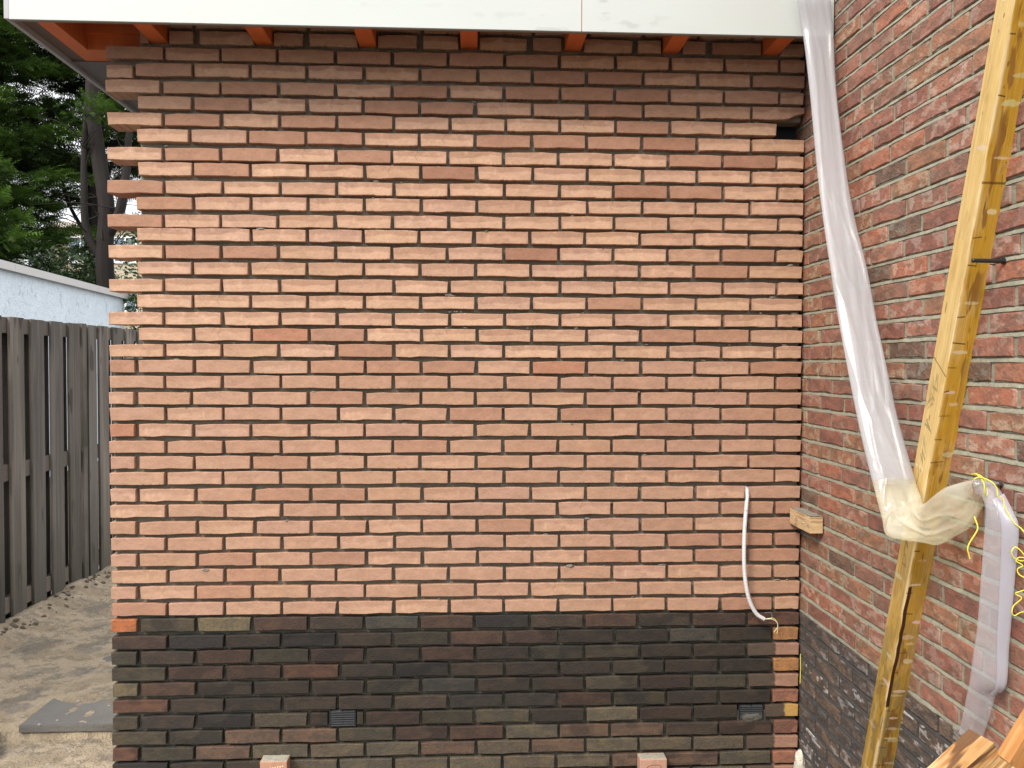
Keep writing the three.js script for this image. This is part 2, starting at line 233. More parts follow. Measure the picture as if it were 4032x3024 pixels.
function toneAt(r, x) {
  const m = MARKED.find((k) => k[0] === r && Math.abs(k[1] - x) < 0.085);
  if (m) { const t = m[2]; if (t === 'd') return L2[(r + Math.round(x * 9)) & 1]; if (t === 'dd') return L2[2]; if (t === 'r') return L3[0]; if (t === 'rr') return L3[1]; if (t.startsWith('orange')) return DK.orange[+t[6]]; return pick(DK[t]); }
  if (r < 36) { const q = rnd(); return q < 0.045 ? L2[0] : q < 0.055 ? L3[0] : pick(L1); }
  const dusty = ss(40.2, 45, r + 1.2 * (rnd() - 0.5)) * ss(-0.1, 0.7, x) * ss(2.7, 1.9, x);
  if (rnd() < dusty) return pick(DK.dust);
  const q = rnd(); return q < 0.42 ? pick(DK.brown) : q < 0.64 ? pick(DK.red) : q < 0.9 ? pick(DK.olive) : q < 0.95 ? DK.black[1] : pick(DK.brown);
}
const placed = []; // every brick of the wall: [name, geometry, material, x, y, z, turn, tilt, length scale]
const END = 2.528, START = -0.217;
const snapped = brickShape(0.21, BH, 5, 1, 1, BD, [[-0.104, 0.001], [-0.03, 0.0], [0.018, 0.001], [0.045, 0.006], [0.06, 0.015], [0.085, 0.024], [0.104, 0.027], [0.104, 0.049], [0, BH], [-0.104, BH]]);
function layBrick(r, x0, x1, y, opt = {}) {
  const len = x1 - x0, half = len < 0.15, kind = half ? 'half' : 'full', xc = (x0 + x1) / 2;
  let mat = opt.mat ?? toneAt(r, xc), cell = Math.floor(rnd() * 64);
  if (r < 36 && !opt.mat) { const want = r >= 5 && r <= 19 ? [1, 3, 5, 6, 7, 1] : r > 19 ? [0, 2, 4, 0, 2, 6] : [1, 0, 2, 3, 5]; cell = Math.floor(cell / 8) * 8 + pick(want); if (L2.includes(mat) || L3.includes(mat)) cell = Math.floor(cell / 8) * 8 + pick([0, 2, 4]); }
  if (r >= 37 && r <= 42 && !opt.mat && x0 > 0.1 && mat.color.r < 0.2 && rnd() < 0.85) mat = soot(mat);
  placed.push({ r, name: opt.name ?? (r >= 36 ? 'dark_brick' : half ? 'half_brick' : 'brick'), geo: opt.geo ?? shapeOf(kind, cell), mat, p: [xc, y + rr(-0.0008, 0.0008) - BH, (opt.z ?? 0) + rr(-0.0032, 0.0015)], ry: rr(-0.009, 0.009), rz: rr(-0.006, 0.006), sy: rr(0.965, 1.02), sx: len / (half ? 0.1 : 0.21) });
}
for (const [r, dl, dr, ...dx] of COURSES) {
  const oddRow = r % 2, n = oddRow ? 12 : 11, k0 = oddRow ? 0 : 0.5;
  const J = []; for (let i = 0; i < n; i++) J.push((k0 + i) * PITCH + ((dx[i] ?? rr(-4, 4)) + (i > 2 && i < 8 ? rr(-2.5, 2.5) : 0)) / 1000);
  const yAt = (x) => TOP - r * CH + (dl + (dr - dl) * (x - START) / (END - START)) / 1000;
  const g = () => rr(0.004, 0.0062);
  const ends = [...J, END];
  let left = START + rr(-0.003, 0.003);
  if (!oddRow) {
    if (r >= 20 || r === 2) { layBrick(r, left, -0.115 - g() + rr(-0.002, 0.004), yAt(-0.17) - (r === 2 ? 0.009 : 0)); left = -0.11 + g(); } else left = -0.102 + rr(-0.006, 0.005);
  }
  for (let i = 0; i < ends.length; i++) {
    const last = i === ends.length - 1, x1 = last ? END + rr(-0.003, 0.002) : ends[i] - g(), y = yAt((left + x1) / 2), opt = {};
    if (r === 42 && Math.abs(left - 0.55) < 0.05) { layBrick(r, left, 0.622, y); placed.push(null); layBrick(r, 0.738, 0.762, y); }
    else if (r === 42 && i === ends.length - 2) layBrick(r, left, 2.276, y);
    else if (r === 42 && last) layBrick(r, 2.392, x1, y, { mat: EDGEM, geo: shapeOf('half', 1) });
    else if (r === 5 && last) { /* a brick is missing here */ }
    else {
      if (r === 4 && last) opt.geo = snapped;
      if (r >= 38 && !oddRow && last) { opt.mat = EDGEM; opt.geo = shapeOf('full', [0, 2, 3, 10, 11, 18][r % 6]); }
      layBrick(r, left, x1, y, opt);
    }
    left = ends[i] + g();
  }
}
{ // top course, cut round the rafters, and the course behind it that closes the wall under the roof
  const RX = [-0.02, 0.384, 0.785, 1.18, 1.592, 1.984, 2.39];
  const cut = [[-0.088, -0.057], [0.022, 0.115], [0.137, 0.346], [0.422, 0.535], [0.557, 0.745], [0.825, 0.977], [1.0, 1.14], [1.222, 1.41], [1.432, 1.548], [1.635, 1.83], [1.85, 1.944], [2.03, 2.125], [2.15, 2.35], [2.432, 2.525]];
  for (const [a, b] of cut) layBrick(0, a, b, TOP + (a < -0.1 ? 0 : 0));
  for (let x = -0.1; x < 2.4; x += 0.22) layBrick(0, x, x + 0.21, TOP + CH, { z: -0.004, name: 'brick' });
}
const bricks = placed.filter(Boolean);
{ // the three hundred full light bricks that show largest are parts; the rest of them are joined
  const v = new THREE.Vector3(), full = bricks.filter((b) => b.name === 'brick');
  for (const b of full) { v.set(...b.p); b.size = (b.r === 0 ? 0.01 : 1) * b.sx / v.distanceTo(camera.position); }
  full.sort((a, b) => b.size - a.size);
  const rest = {};
  full.slice(300).forEach((b) => { b.joined = true; });
  const M = new THREE.Matrix4(), E = new THREE.Euler(), Q = new THREE.Quaternion();
  for (const b of bricks) {
    if (b.joined) { const g = b.geo.clone(); g.applyMatrix4(M.compose(v.set(...b.p), Q.setFromEuler(E.set(0, b.ry, b.rz)), new THREE.Vector3(b.sx, b.sy, 1))); (rest[b.mat.uuid] ??= { mat: b.mat, list: [] }).list.push(g); continue; }
    const m = mesh(b.name, b.geo, b.mat, wall); m.position.set(...b.p); m.rotation.set(0, b.ry, b.rz); m.scale.set(b.sx, b.sy, 1);
  }
  const groups = Object.values(rest), geo = mergeGeometries(groups.map((g) => mergeGeometries(g.list)), true);
  const m = mesh('brickwork', geo, groups.map((g) => g.mat), wall); m.userData.kind = 'stuff';
}
{ // crumbs and dried dabs of mortar left on the courses
  const R = mulberry(404), q = (a, b) => a + (b - a) * R(), g = [];
  for (let i = 0; i < 170; i++) {
    const r = 1 + Math.floor(R() * 35), x = q(-0.1, 2.5), s = R() < 0.1 ? q(0.005, 0.008) : q(0.002, 0.0045), c = new THREE.IcosahedronGeometry(s, 1), a = c.attributes.position;
    for (let k = 0; k < a.count; k++) { const f = 0.6 + 0.8 * hash(Math.round(a.getX(k) * 2e4), Math.round(a.getY(k) * 2e4) + Math.round(a.getZ(k) * 5e4), i); a.setXYZ(k, a.getX(k) * f * q(1.3, 1.3) * (1 + (i % 3) * 0.5), a.getY(k) * f * 0.8, a.getZ(k) * f); }
    c.computeVertexNormals(); c.translate(x, TOP - r * CH + 0.0005 + s * 0.3, q(-0.016, -0.003)); g.push(c);
  }
  const m = mesh('mortar_crumbs', mergeGeometries(g), std({ color: [0.17, 0.162, 0.13], roughness: 1 }), wall); m.userData.kind = 'stuff';
}
{ // vents in the plinth
  const mv = std({ color: [0.012, 0.013, 0.014], roughness: 0.55 }), ms = std({ color: [0.045, 0.047, 0.052], roughness: 0.45 });
  for (const [x0, x1, y0, y1] of [[0.628, 0.732, 0.152, 0.218], [2.282, 2.384, 0.150, 0.209]]) {
    const f = mesh('air_vent', mergeGeometries([box(x0, x1, y0, y1, -0.06, -0.016), box(x0, x0 + 0.005, y0, y1, -0.016, -0.004), box(x1 - 0.005, x1, y0, y1, -0.016, -0.004), box((x0 + x1) / 2 - 0.002, (x0 + x1) / 2 + 0.002, y0, y1, -0.016, -0.006)]), mv, wall);
    for (let i = 0; i < 7; i++) { const g = box(x0 + 0.004, x1 - 0.004, -0.0016, 0.0016, -0.006, 0.006); g.rotateX(0.5); g.translate(0, y0 + 0.006 + (y1 - y0 - 0.012) * i / 6, -0.009); mesh('slat', g, ms, f); }
  }
  const lump = grid(30, 14, (a, b) => { const x = 2.278 + 0.118 * a, y = 0.128 + 0.05 * b + 0.02 * Math.abs(a - 0.5); return [x, y, -0.012 + 0.016 * Math.sin(Math.PI * b) * Math.sin(Math.PI * Math.min(1, Math.max(0, a))) * (0.5 + fbm(a * 9, b * 5, 3)), x * 3, y * 3]; });
  mesh('mortar_lump', lump, std({ color: [0.085, 0.083, 0.07], bumpMap: mortarBump, bumpScale: 0.003, roughness: 1 }), wall);
}
mesh('insulation_foil', box(-0.1, 2.54, -0.2, 2.95, -0.145, -0.125), std({ color: [0.012, 0.02, 0.035], roughness: 0.5 }), wall);

// ---------------------------------------------------------------- the old house wall at the right
const WX = 2.5375; // its brick faces
const old = thing('house_wall', 'old weathered red brick house wall with pale pointing and a tarred foot', 'wall');
{
  const paleMap = texture(256, 256, (u, v) => { const n = fbm(u * 8, v * 8, 23, 4, 8, 8), f = vn(u * 80, v * 80, 8, 80, 80); const k = 0.66 + 0.44 * n + 0.2 * (f - 0.5); return [0.29 * k, 0.28 * k, 0.21 * k]; });
  const mPale = std({ map: paleMap, bumpMap: mortarBump, bumpScale: 0.0025, roughness: 1 });
  const mTarred = std({ color: [0.05, 0.048, 0.046], bumpMap: mortarBump, bumpScale: 0.003, roughness: 1 });
  const sheet = (r0, r1, s) => { // struck joints: set back under each brick, flush with the top of the brick below
    const ys = []; for (let r = r1; r >= r0; r--) { const yb = TOP - 0.006 - r * CH - 0.0500, yt = yb + 0.0500; ys.push([yb - 0.0135, 0.0006], [yb - 0.0052, 0.0026], [yb - 0.0004, 0.0080], [yb + 0.0004, 0.0045], [yt, 0.0045], [yt + 0.0001, 0.0012]); }
    const ny = ys.length - 1; return grid(300, ny, (a, b) => { const z = -0.14 + 2.6 * a, [y, d] = ys[Math.round(b * ny)], n = fbm(z * 18, y * 24, s, 3) - 0.5; return [WX + d - 0.004 * n - 0.006 * Math.max(0, fbm(z * 40, y * 50, s + 4, 2) - 0.6), y + 0.003 * (fbm(z * 30, y * 9, s + 7, 2) - 0.5), z, z * 3, y * 3]; });
  };
  const flip = (g) => { const i = g.index.array; for (let k = 0; k < i.length; k += 3) { const t = i[k]; i[k] = i[k + 1]; i[k + 1] = t; } g.computeVertexNormals(); return g; };
  const back = uvMetres(box(WX + 0.016, WX + 0.11, -0.22, 3.62, -0.14, 2.46), 3);
  mesh('mortar_bed', mergeGeometries([flip(sheet(-12, 35, 31)).toNonIndexed(), back]), mPale, old);
  mesh('tarred_mortar', flip(sheet(36, 47, 37)), mTarred, old);
  const O = tones({ map: OLD.map, bumpMap: OLD.bumpMap }, [[1, 1, 1], [0.92, 0.92, 0.92], [1.08, 1.12, 1.08], [0.82, 0.78, 0.8], [1.0, 1.1, 0.95], [0.86, 0.95, 0.95], [1.12, 1.02, 0.9]], 0.0018), OR = tones({ map: OLD.map, bumpMap: OLD.bumpMap }, [[1.02, 1.1, 0.92]], 0.003), OB = tones({ map: OLD.map, bumpMap: OLD.bumpMap }, [[0.55, 0.72, 0.72]], 0.003), T = tones({ map: TAR.map, bumpMap: TAR.bumpMap }, [[0.85, 0.85, 0.85], [0.7, 0.7, 0.72], [1.0, 0.94, 0.86]], 0.003);
  const list = [], OP = 0.2125;
  for (let r = -12; r < 48; r++) {
    const y0 = TOP - 0.006 - r * CH - 0.0500, ph = r % 2 ? 0.037 : 0.143; let z = ph - OP * 2 + rr(-0.006, 0.006), b;
    let left = z;
    while (left < 2.4) {
      b = left + OP + rr(-0.012, 0.012); if (Math.abs(b - (ph + OP * Math.round((b - ph) / OP))) > 0.022) b = ph + OP * Math.round((b - ph) / OP);
      const g = rr(0.0045, 0.0065), z0 = Math.max(left + g, -0.135), z1 = b - g;
      if (z1 > -0.12) {
        const tar = r >= 36, q = rnd(), warm = fbm(left * 1.3, y0 * 2.2, 77, 2), cell = Math.floor(rnd() * 64);
        list.push({ r, cell, tar, mat: tar ? pick(T) : q < 0.02 ? OR[0] : q < 0.075 ? OB[0] : pick(O), p: [WX + rr(-0.0022, 0.0022), y0 + rr(-0.0015, 0.0015), (z0 + z1) / 2], sx: (z1 - z0) / 0.2, rz: rr(-0.009, 0.009) });
      }
      left = b;
    }
  }
  const v = new THREE.Vector3(); camera.updateMatrixWorld(); camera.updateProjectionMatrix(); camera.matrixWorldInverse.copy(camera.matrixWorld).invert();
  for (const b of list) { v.set(...b.p); const d = v.distanceTo(camera.position), hidden = b.p[2] < 0; v.project(camera); b.size = (Math.abs(v.x) < 1.03 && Math.abs(v.y) < 1.03 && v.z < 1 && !hidden ? 10 : 0) + 1 / d; }
  list.sort((a, b) => b.size - a.size);
  const rest = {}, M = new THREE.Matrix4(), E = new THREE.Euler(), Q = new THREE.Quaternion();
  list.forEach((b, i) => {
    const geo = shapeOf('old', b.cell);
    if (i < 300) { const m = mesh(b.tar ? 'tarred_brick' : 'brick', geo, b.mat, old); m.position.set(...b.p); m.rotation.set(0, -Math.PI / 2, b.rz); m.scale.x = b.sx; return; }
    const g = geo.clone(); g.applyMatrix4(M.compose(v.set(...b.p), Q.setFromEuler(E.set(0, -Math.PI / 2, b.rz)), new THREE.Vector3(b.sx, 1, 1))); (rest[b.mat.uuid] ??= { mat: b.mat, list: [] }).list.push(g);
  });
  const groups = Object.values(rest); const m = mesh('brickwork', mergeGeometries(groups.map((g) => mergeGeometries(g.list)), true), groups.map((g) => g.mat), old); m.userData.kind = 'stuff';
}

// ---------------------------------------------------------------- the flat roof that overhangs the new wall
{
  const roof = thing('flat_roof', 'flat roof edge with white fascia over orange painted rafters above the new wall', 'roof');
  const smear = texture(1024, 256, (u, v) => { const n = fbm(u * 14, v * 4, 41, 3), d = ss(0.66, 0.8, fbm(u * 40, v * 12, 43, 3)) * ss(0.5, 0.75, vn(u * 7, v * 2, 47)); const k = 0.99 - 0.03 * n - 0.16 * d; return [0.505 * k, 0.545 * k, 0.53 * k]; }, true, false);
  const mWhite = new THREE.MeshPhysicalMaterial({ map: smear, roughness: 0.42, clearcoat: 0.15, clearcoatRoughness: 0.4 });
  const mEdge = std({ color: [0.22, 0.21, 0.18], roughness: 0.7 });
  const woodN = texture(256, 256, (u, v) => { const n = fbm(u * 40, v * 3, 51, 3, 40, 3), m = fbm(u * 6, v * 6, 53, 3, 6, 6); const k = 0.8 + 0.2 * n + 0.25 * (m - 0.5); return [0.70 * k, 0.17 * k, 0.045 * k]; });
  const mOrange = std({ map: woodN, roughness: 0.65 }), mGrey = std({ color: [0.15, 0.14, 0.155], roughness: 0.7 }), mBrown = std({ color: [0.16, 0.12, 0.11], roughness: 0.8 });
  const y0 = 2.8155, y1 = 3.14, zf = 0.25;
  const panel = (a, b) => { const g = box(a, b, y0, y1, zf - 0.016, zf), p = g.attributes.position, uv = g.attributes.uv; for (let i = 0; i < p.count; i++) uv.setXY(i, cl((p.getX(i) + 0.46) / 3.05), cl((p.getY(i) - y0) / 0.33)); return g; };
  mesh('fascia_panel', panel(-0.444, 1.5915), mWhite, roof); mesh('fascia_panel', panel(1.5945, 2.533), mWhite, roof);
  mesh('seam_strip', box(1.59, 1.596, y0 + 0.004, y1, zf - 0.018, zf - 0.004), std({ color: [0.75, 0.16, 0.06], roughness: 0.6 }), roof);
  mesh('edge_trim', box(-0.444, 2.533, y0 - 0.0025, y0 - 0.0005, zf - 0.0165, zf - 0.002), mEdge, roof);
  mesh('verge_board', box(-0.462, -0.445, y0 + 0.002, y1, -3.4, zf), std({ color: [0.36, 0.36, 0.38], roughness: 0.5 }), roof);
  const yb = TOP - 0.043, ys = TOP - 0.05;
  for (const x of [-0.019, 0.384, 0.785, 1.181, 1.592, 1.985, 2.389]) { const g = uvMetres(box(x - 0.0325, x + 0.0325, yb, yb + 0.175, -0.09, zf - 0.017), 1.3, x); mesh('rafter', g, mOrange, roof); }
  mesh('rafter', uvMetres(box(-0.386, -0.325, ys, ys + 0.18, -0.216, zf - 0.017), 1.3), mOrange, roof);
  mesh('trimmer', uvMetres(box(-0.3245, -0.055, ys, ys + 0.18, -0.216, -0.088), 1.3), mOrange, roof);
  mesh('inner_board', uvMetres(box(-0.3245, -0.095, ys + 0.06, ys + 0.18, -0.0875, -0.07), 1.3), mOrange, roof);
  mesh('soffit_strip', box(-0.4445, -0.3865, ys + 0.004, ys + 0.012, -0.216, zf - 0.017), mBrown, roof);
  mesh('soffit_panel', box(-0.4445, -0.1, ys - 0.004, ys + 0.006, -3.4, -0.2165), mGrey, roof);
  mesh('roof_deck', box(-0.444, 2.53, yb + 0.176, yb + 0.196, -3.4, zf - 0.017), std({ color: [0.16, 0.075, 0.04], roughness: 0.9 }), roof);
}

// ---------------------------------------------------------------- yellow story pole leaning on the house wall
{
  const draw = (w, h, fn) => { const c = document.createElement('canvas'); c.width = w; c.height = h; const x = c.getContext('2d'); fn(x, w, h); const t = new THREE.CanvasTexture(c); t.colorSpace = THREE.SRGBColorSpace; t.wrapS = t.wrapT = THREE.ClampToEdgeWrapping; return t; };
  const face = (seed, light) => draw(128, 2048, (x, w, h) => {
    const R = mulberry(seed), q = (a, b) => a + (b - a) * R(), im = x.createImageData(w, h);
    for (let j = 0; j < h; j++) for (let i = 0; i < w; i++) {
      const u = i / w, v = j / h, n = fbm(u * 3, v * 26, seed, 4), g = fbm(u * 42, v * 12, seed + 3, 3), m = fbm(u * 5, v * 60, seed + 5, 3), worn = ss(0.46, 0.62, n), low = ss(0.45, 0.8, v);
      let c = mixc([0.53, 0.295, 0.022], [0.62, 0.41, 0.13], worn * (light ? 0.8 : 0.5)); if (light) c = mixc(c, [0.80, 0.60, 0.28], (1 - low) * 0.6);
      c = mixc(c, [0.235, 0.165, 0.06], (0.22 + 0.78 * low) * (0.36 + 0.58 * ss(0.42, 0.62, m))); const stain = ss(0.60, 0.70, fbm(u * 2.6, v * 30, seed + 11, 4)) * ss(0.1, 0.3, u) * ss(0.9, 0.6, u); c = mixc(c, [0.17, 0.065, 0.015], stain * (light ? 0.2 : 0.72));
      const ar = light ? ss(0.78, 0.98, u) : ss(0.16, 0.0, u); c = mixc(c, [0.72, 0.56, 0.30], ar * ss(0.35, 0.6, fbm(u * 3, v * 40, seed + 23, 3)) * 0.85); const k = 0.74 + 0.5 * (g - 0.5) + 0.34 * m, o = (j * w + i) * 4; im.data[o] = enc(c[0] * k); im.data[o + 1] = enc(c[1] * k); im.data[o + 2] = enc(c[2] * k); im.data[o + 3] = 255;  // ar: pale worn arris, the highlight along it painted into the colour
    }
    x.putImageData(im, 0, 0);
    const n = light ? 12 : 30;
    for (let i = 0; i < n; i++) { // mortar smears across the pole
      const y = q(0.04, 0.98) * h, x0 = q(0.02, 0.5) * w, ww = q(0.35, 0.8) * w, hh = q(5, 13); x.fillStyle = `rgba(${200 + q(-15, 15)},${192 + q(-15, 10)},${170 + q(-20, 20)},${q(0.35, 0.8)})`;
      x.beginPath(); for (let k = 0; k <= 14; k++) { const a = k / 14 * Math.PI * 2, rx = ww / 2 * q(0.8, 1.1), ry = hh / 2 * q(0.6, 1.2); const px = x0 + ww / 2 + rx * Math.cos(a), py = y + ry * Math.sin(a); k ? x.lineTo(px, py) : x.moveTo(px, py); } x.fill();
    }
    for (let i = 0; i < 26; i++) { x.fillStyle = `rgba(62,44,18,${q(0.2, 0.6)})`; x.beginPath(); x.ellipse(q(0, w), q(0, h), q(1, 5), q(2, 14), q(-0.4, 0.4), 0, 7); x.fill(); }
    if (!light) for (let i = 0; i < 42; i++) { if (R() < 0.35) continue; const y = (i + 0.5) / 42 * h; x.strokeStyle = `rgba(40,26,8,${q(0.35, 0.85)})`; x.lineWidth = i === 8 ? 4 : 2; x.beginPath(); x.moveTo(i === 8 ? 0 : q(0, 8), y); x.lineTo(i === 8 ? w : q(0.25, 0.6) * w, y + q(-3, 3)); x.stroke(); }
    if (light) { // faded marker strokes, no longer readable
      x.lineCap = 'round';
      for (let i = 0; i < 13; i++) { const y = (0.385 + i * 0.0155) * h, b = i > 6 ? 46 : 38; x.strokeStyle = `rgba(82,84,44,${q(0.3, 0.6)})`; x.lineWidth = q(4, 6); x.beginPath(); x.moveTo(b + q(-8, 8), y); for (let k = 0; k < 3; k++) x.lineTo(b + q(-14, 44), y + q(-14, 26)); x.stroke(); }
      x.strokeStyle = 'rgba(40,40,20,.7)'; x.lineWidth = 2; x.beginPath(); x.moveTo(8, 0.366 * h); x.lineTo(w, 0.378 * h); x.stroke();
    } else { // long split in the lower half
      x.strokeStyle = 'rgba(48,22,6,.92)'; x.lineWidth = 20; x.beginPath(); x.moveTo(18, 0.60 * h); for (let k = 1; k <= 16; k++) x.lineTo(18 - k * 0.4 + q(-4, 4), (0.60 + 0.145 * k / 16) * h); x.stroke();
    }
  });
  const len = 2.92, w = 0.0655, d = 0.0785, g = new RoundedBoxGeometry(w, len, d, 2, 0.0045), p = g.attributes.position, nn = g.attributes.normal, uv = g.attributes.uv;
  const groups = [[], []], N = p.count / 3;
  for (let i = 0; i < N; i++) { const nx = nn.getX(i * 3) + nn.getX(i * 3 + 1) + nn.getX(i * 3 + 2), nz = nn.getZ(i * 3) + nn.getZ(i * 3 + 1) + nn.getZ(i * 3 + 2); groups[Math.abs(nx) > Math.abs(nz) ? 0 : 1].push(i); for (let k = 0; k < 3; k++) { const a = i * 3 + k; const u = Math.abs(nx) > Math.abs(nz) ? p.getZ(a) / d + 0.5 : p.getX(a) / w + 0.5; uv.setXY(a, cl(u, 0.02, 0.98), cl(p.getY(a) / len + 0.5, 0.003, 0.997)); } }
  const sub = (ids) => { const q = new THREE.BufferGeometry(); for (const n of ['position', 'normal', 'uv']) { const s = g.attributes[n], k = s.itemSize, a = new Float32Array(ids.length * 3 * k); ids.forEach((id, i) => a.set(s.array.subarray(id * 3 * k, (id + 1) * 3 * k), i * 3 * k)); q.setAttribute(n, new THREE.BufferAttribute(a, k)); } return q; };
  const pole = thing('wooden_beam', 'long yellow varnished timber beam with mortar smears leaning on the red brick wall', 'beam');
  const tilt = Math.atan(0.297), h2 = len / 2, cy = -0.165 + h2 * Math.cos(tilt), base = 0.603 - 0.041; // front edge z at y = -0.165 less half the depth
  const bump = texture(64, 512, (u, v) => 0.5 + 0.5 * (fbm(u * 24, v * 10, 61, 3) - 0.5), false);
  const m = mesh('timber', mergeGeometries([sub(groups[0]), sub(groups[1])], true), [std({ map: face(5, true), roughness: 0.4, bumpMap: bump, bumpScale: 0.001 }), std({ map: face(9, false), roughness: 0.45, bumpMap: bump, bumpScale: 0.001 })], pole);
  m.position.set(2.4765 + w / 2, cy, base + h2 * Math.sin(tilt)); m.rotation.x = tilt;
  const mNail = std({ color: [0.7, 0.7, 0.7], metalness: 0.9, roughness: 0.3 });
  for (const [a, b] of [[[2.50, 2.076, 1.30], [2.487, 2.09, 1.345]], [[2.476, 0.285, 0.70], [2.437, 0.30, 0.72]], [[2.478, 0.60, 0.80], [2.464, 0.607, 0.80]]]) mesh('nail', tube([a, a.map((x, i) => (x + b[i]) / 2), b], 0.0016, 4, 6), mNail, pole);
}

// ---------------------------------------------------------------- hooks, batten block, conduit
{
  const hook = thing('wall_hook', 'dark steel pin in the house wall holding the yellow beam', 'hook', [2.5375, 1.862, 1.266]);
  const mIron = std({ color: [0.055, 0.055, 0.06], metalness: 0.7, roughness: 0.45 });
  mesh('shaft', tube([[0.03, 0, 0], [-0.03, 0, 0.001], [-0.083, 0.0005, 0.002]], (t) => 0.0062 - 0.001 * t, 16, 10), mIron, hook);
  { const c = new THREE.SphereGeometry(0.0062, 10, 8); c.scale(0.6, 1, 1); c.translate(-0.083, 0.0005, 0.002); mesh('tip', c, mIron, hook); const f = new THREE.CylinderGeometry(0.0085, 0.0085, 0.004, 14); f.rotateZ(Math.PI / 2); f.translate(-0.003, 0, 0); mesh('collar', f, mIron, hook); }
  const bolt = thing('wall_bolt', 'zinc bolt in the house wall that the plastic hose is tied to', 'bolt', [2.5375, 1.297, 1.269]);
  const mZinc = std({ color: [0.55, 0.57, 0.58], metalness: 0.85, roughness: 0.35 });
  mesh('shaft', tube([[0.03, 0, 0], [-0.03, 0, 0], [-0.064, 0.001, 0]], 0.0052, 10, 10), mZinc, bolt);
  const nut = new THREE.CylinderGeometry(0.0105, 0.0105, 0.007, 6); nut.rotateZ(Math.PI / 2); nut.translate(-0.006, 0, 0); mesh('nut', nut, std({ color: [0.08, 0.05, 0.04], roughness: 0.7, metalness: 0.4 }), bolt);

  const wood = texture(256, 256, (u, v) => { const ring = 0.5 + 0.5 * Math.sin((v * 9 + fbm(u * 2, v * 6, 3, 3) * 3) * 6), n = fbm(u * 4, v * 40, 9, 3), s = ss(0.6, 0.72, fbm(u * 3, v * 9, 15, 3)); let c = mixc([0.64, 0.47, 0.27], [0.55, 0.36, 0.18], ring * 0.6); c = mixc(c, [0.22, 0.13, 0.06], s * 0.55); const k = 0.82 + 0.34 * (n - 0.3); return c.map((x) => x * k); });
  const mWood = std({ map: wood, roughness: 0.8 }), mTopDust = std({ color: [0.27, 0.25, 0.21], bumpMap: mortarBump, bumpScale: 0.003, roughness: 1 });
  const blk = thing('batten_block', 'short offcut of timber nailed in the corner between both brick walls', 'block');
  mesh('offcut', uvMetres(box(2.482, 2.5335, 0.953, 1.0165, 0.004, 0.205, 0.002), 5), mWood, blk);
  mesh('mortar_dust', grid(10, 24, (a, b) => [2.483 + 0.05 * a, 1.0168 + 0.004 * fbm(a * 5, b * 16, 7, 2), 0.204 - 0.199 * b, a, b * 4]), mTopDust, blk);
  for (const z of [0.055, 0.14]) { const s = new THREE.SphereGeometry(0.0042, 8, 6); s.scale(0.5, 1, 1); s.translate(2.481, 0.992 - z * 0.06, z); mesh('nail_head', s, std({ color: [0.7, 0.7, 0.7], metalness: 0.9, roughness: 0.25 }), blk); }

  const con = thing('flexible_conduit', 'white corrugated electrical conduit hanging out of a joint in the new wall', 'conduit');
  const path = [[2.309, 1.098, -0.03], [2.306, 1.084, 0.004], [2.296, 1.037, 0.026], [2.286, 0.97, 0.04], [2.28, 0.903, 0.05], [2.278, 0.835, 0.055], [2.281, 0.766, 0.055], [2.291, 0.697, 0.055], [2.309, 0.64, 0.052], [2.335, 0.598, 0.05], [2.365, 0.578, 0.05]];
  const dirt = texture(64, 512, (u, v) => { const d = ss(0.66, 0.76, fbm(u * 5, v * 40, 5, 3)) * ss(0.5, 0.1, v); const k = 1 - 0.6 * d; return [0.60 * k, 0.60 * k, 0.61 * k]; });
  const tg = tube(path, (t) => 0.0079 * (1 + (t > 0.34 ? 0.07 : 0.012) * Math.sin(t * 640)), 620, 12); { const uv = tg.attributes.uv; for (let i = 0; i < uv.count; i++) uv.setXY(i, uv.getY(i), uv.getX(i)); }
  mesh('corrugated_tube', tg, std({ map: dirt, roughness: 0.45 }), con);
  mesh('grey_wire', tube([[2.36, 0.581, 0.05], [2.386, 0.578, 0.052], [2.395, 0.592, 0.052], [2.391, 0.603, 0.05], [2.366, 0.603, 0.048]], 0.0013, 30, 6), std({ color: [0.16, 0.18, 0.2], roughness: 0.4 }), con);
  mesh('yellow_wire', tube([[2.36, 0.579, 0.052], [2.385, 0.583, 0.055], [2.4, 0.583, 0.056], [2.415, 0.566, 0.057], [2.418, 0.547, 0.057], [2.414, 0.522, 0.058]], 0.0014, 30, 6), std({ color: [0.72, 0.66, 0.22], roughness: 0.4 }), con);
  mesh('cream_wire', tube([[2.36, 0.577, 0.05], [2.39, 0.581, 0.058], [2.412, 0.568, 0.06], [2.415, 0.55, 0.061], [2.399, 0.529, 0.062]], 0.0013, 30, 6), std({ color: [0.7, 0.66, 0.5], roughness: 0.4 }), con);
}

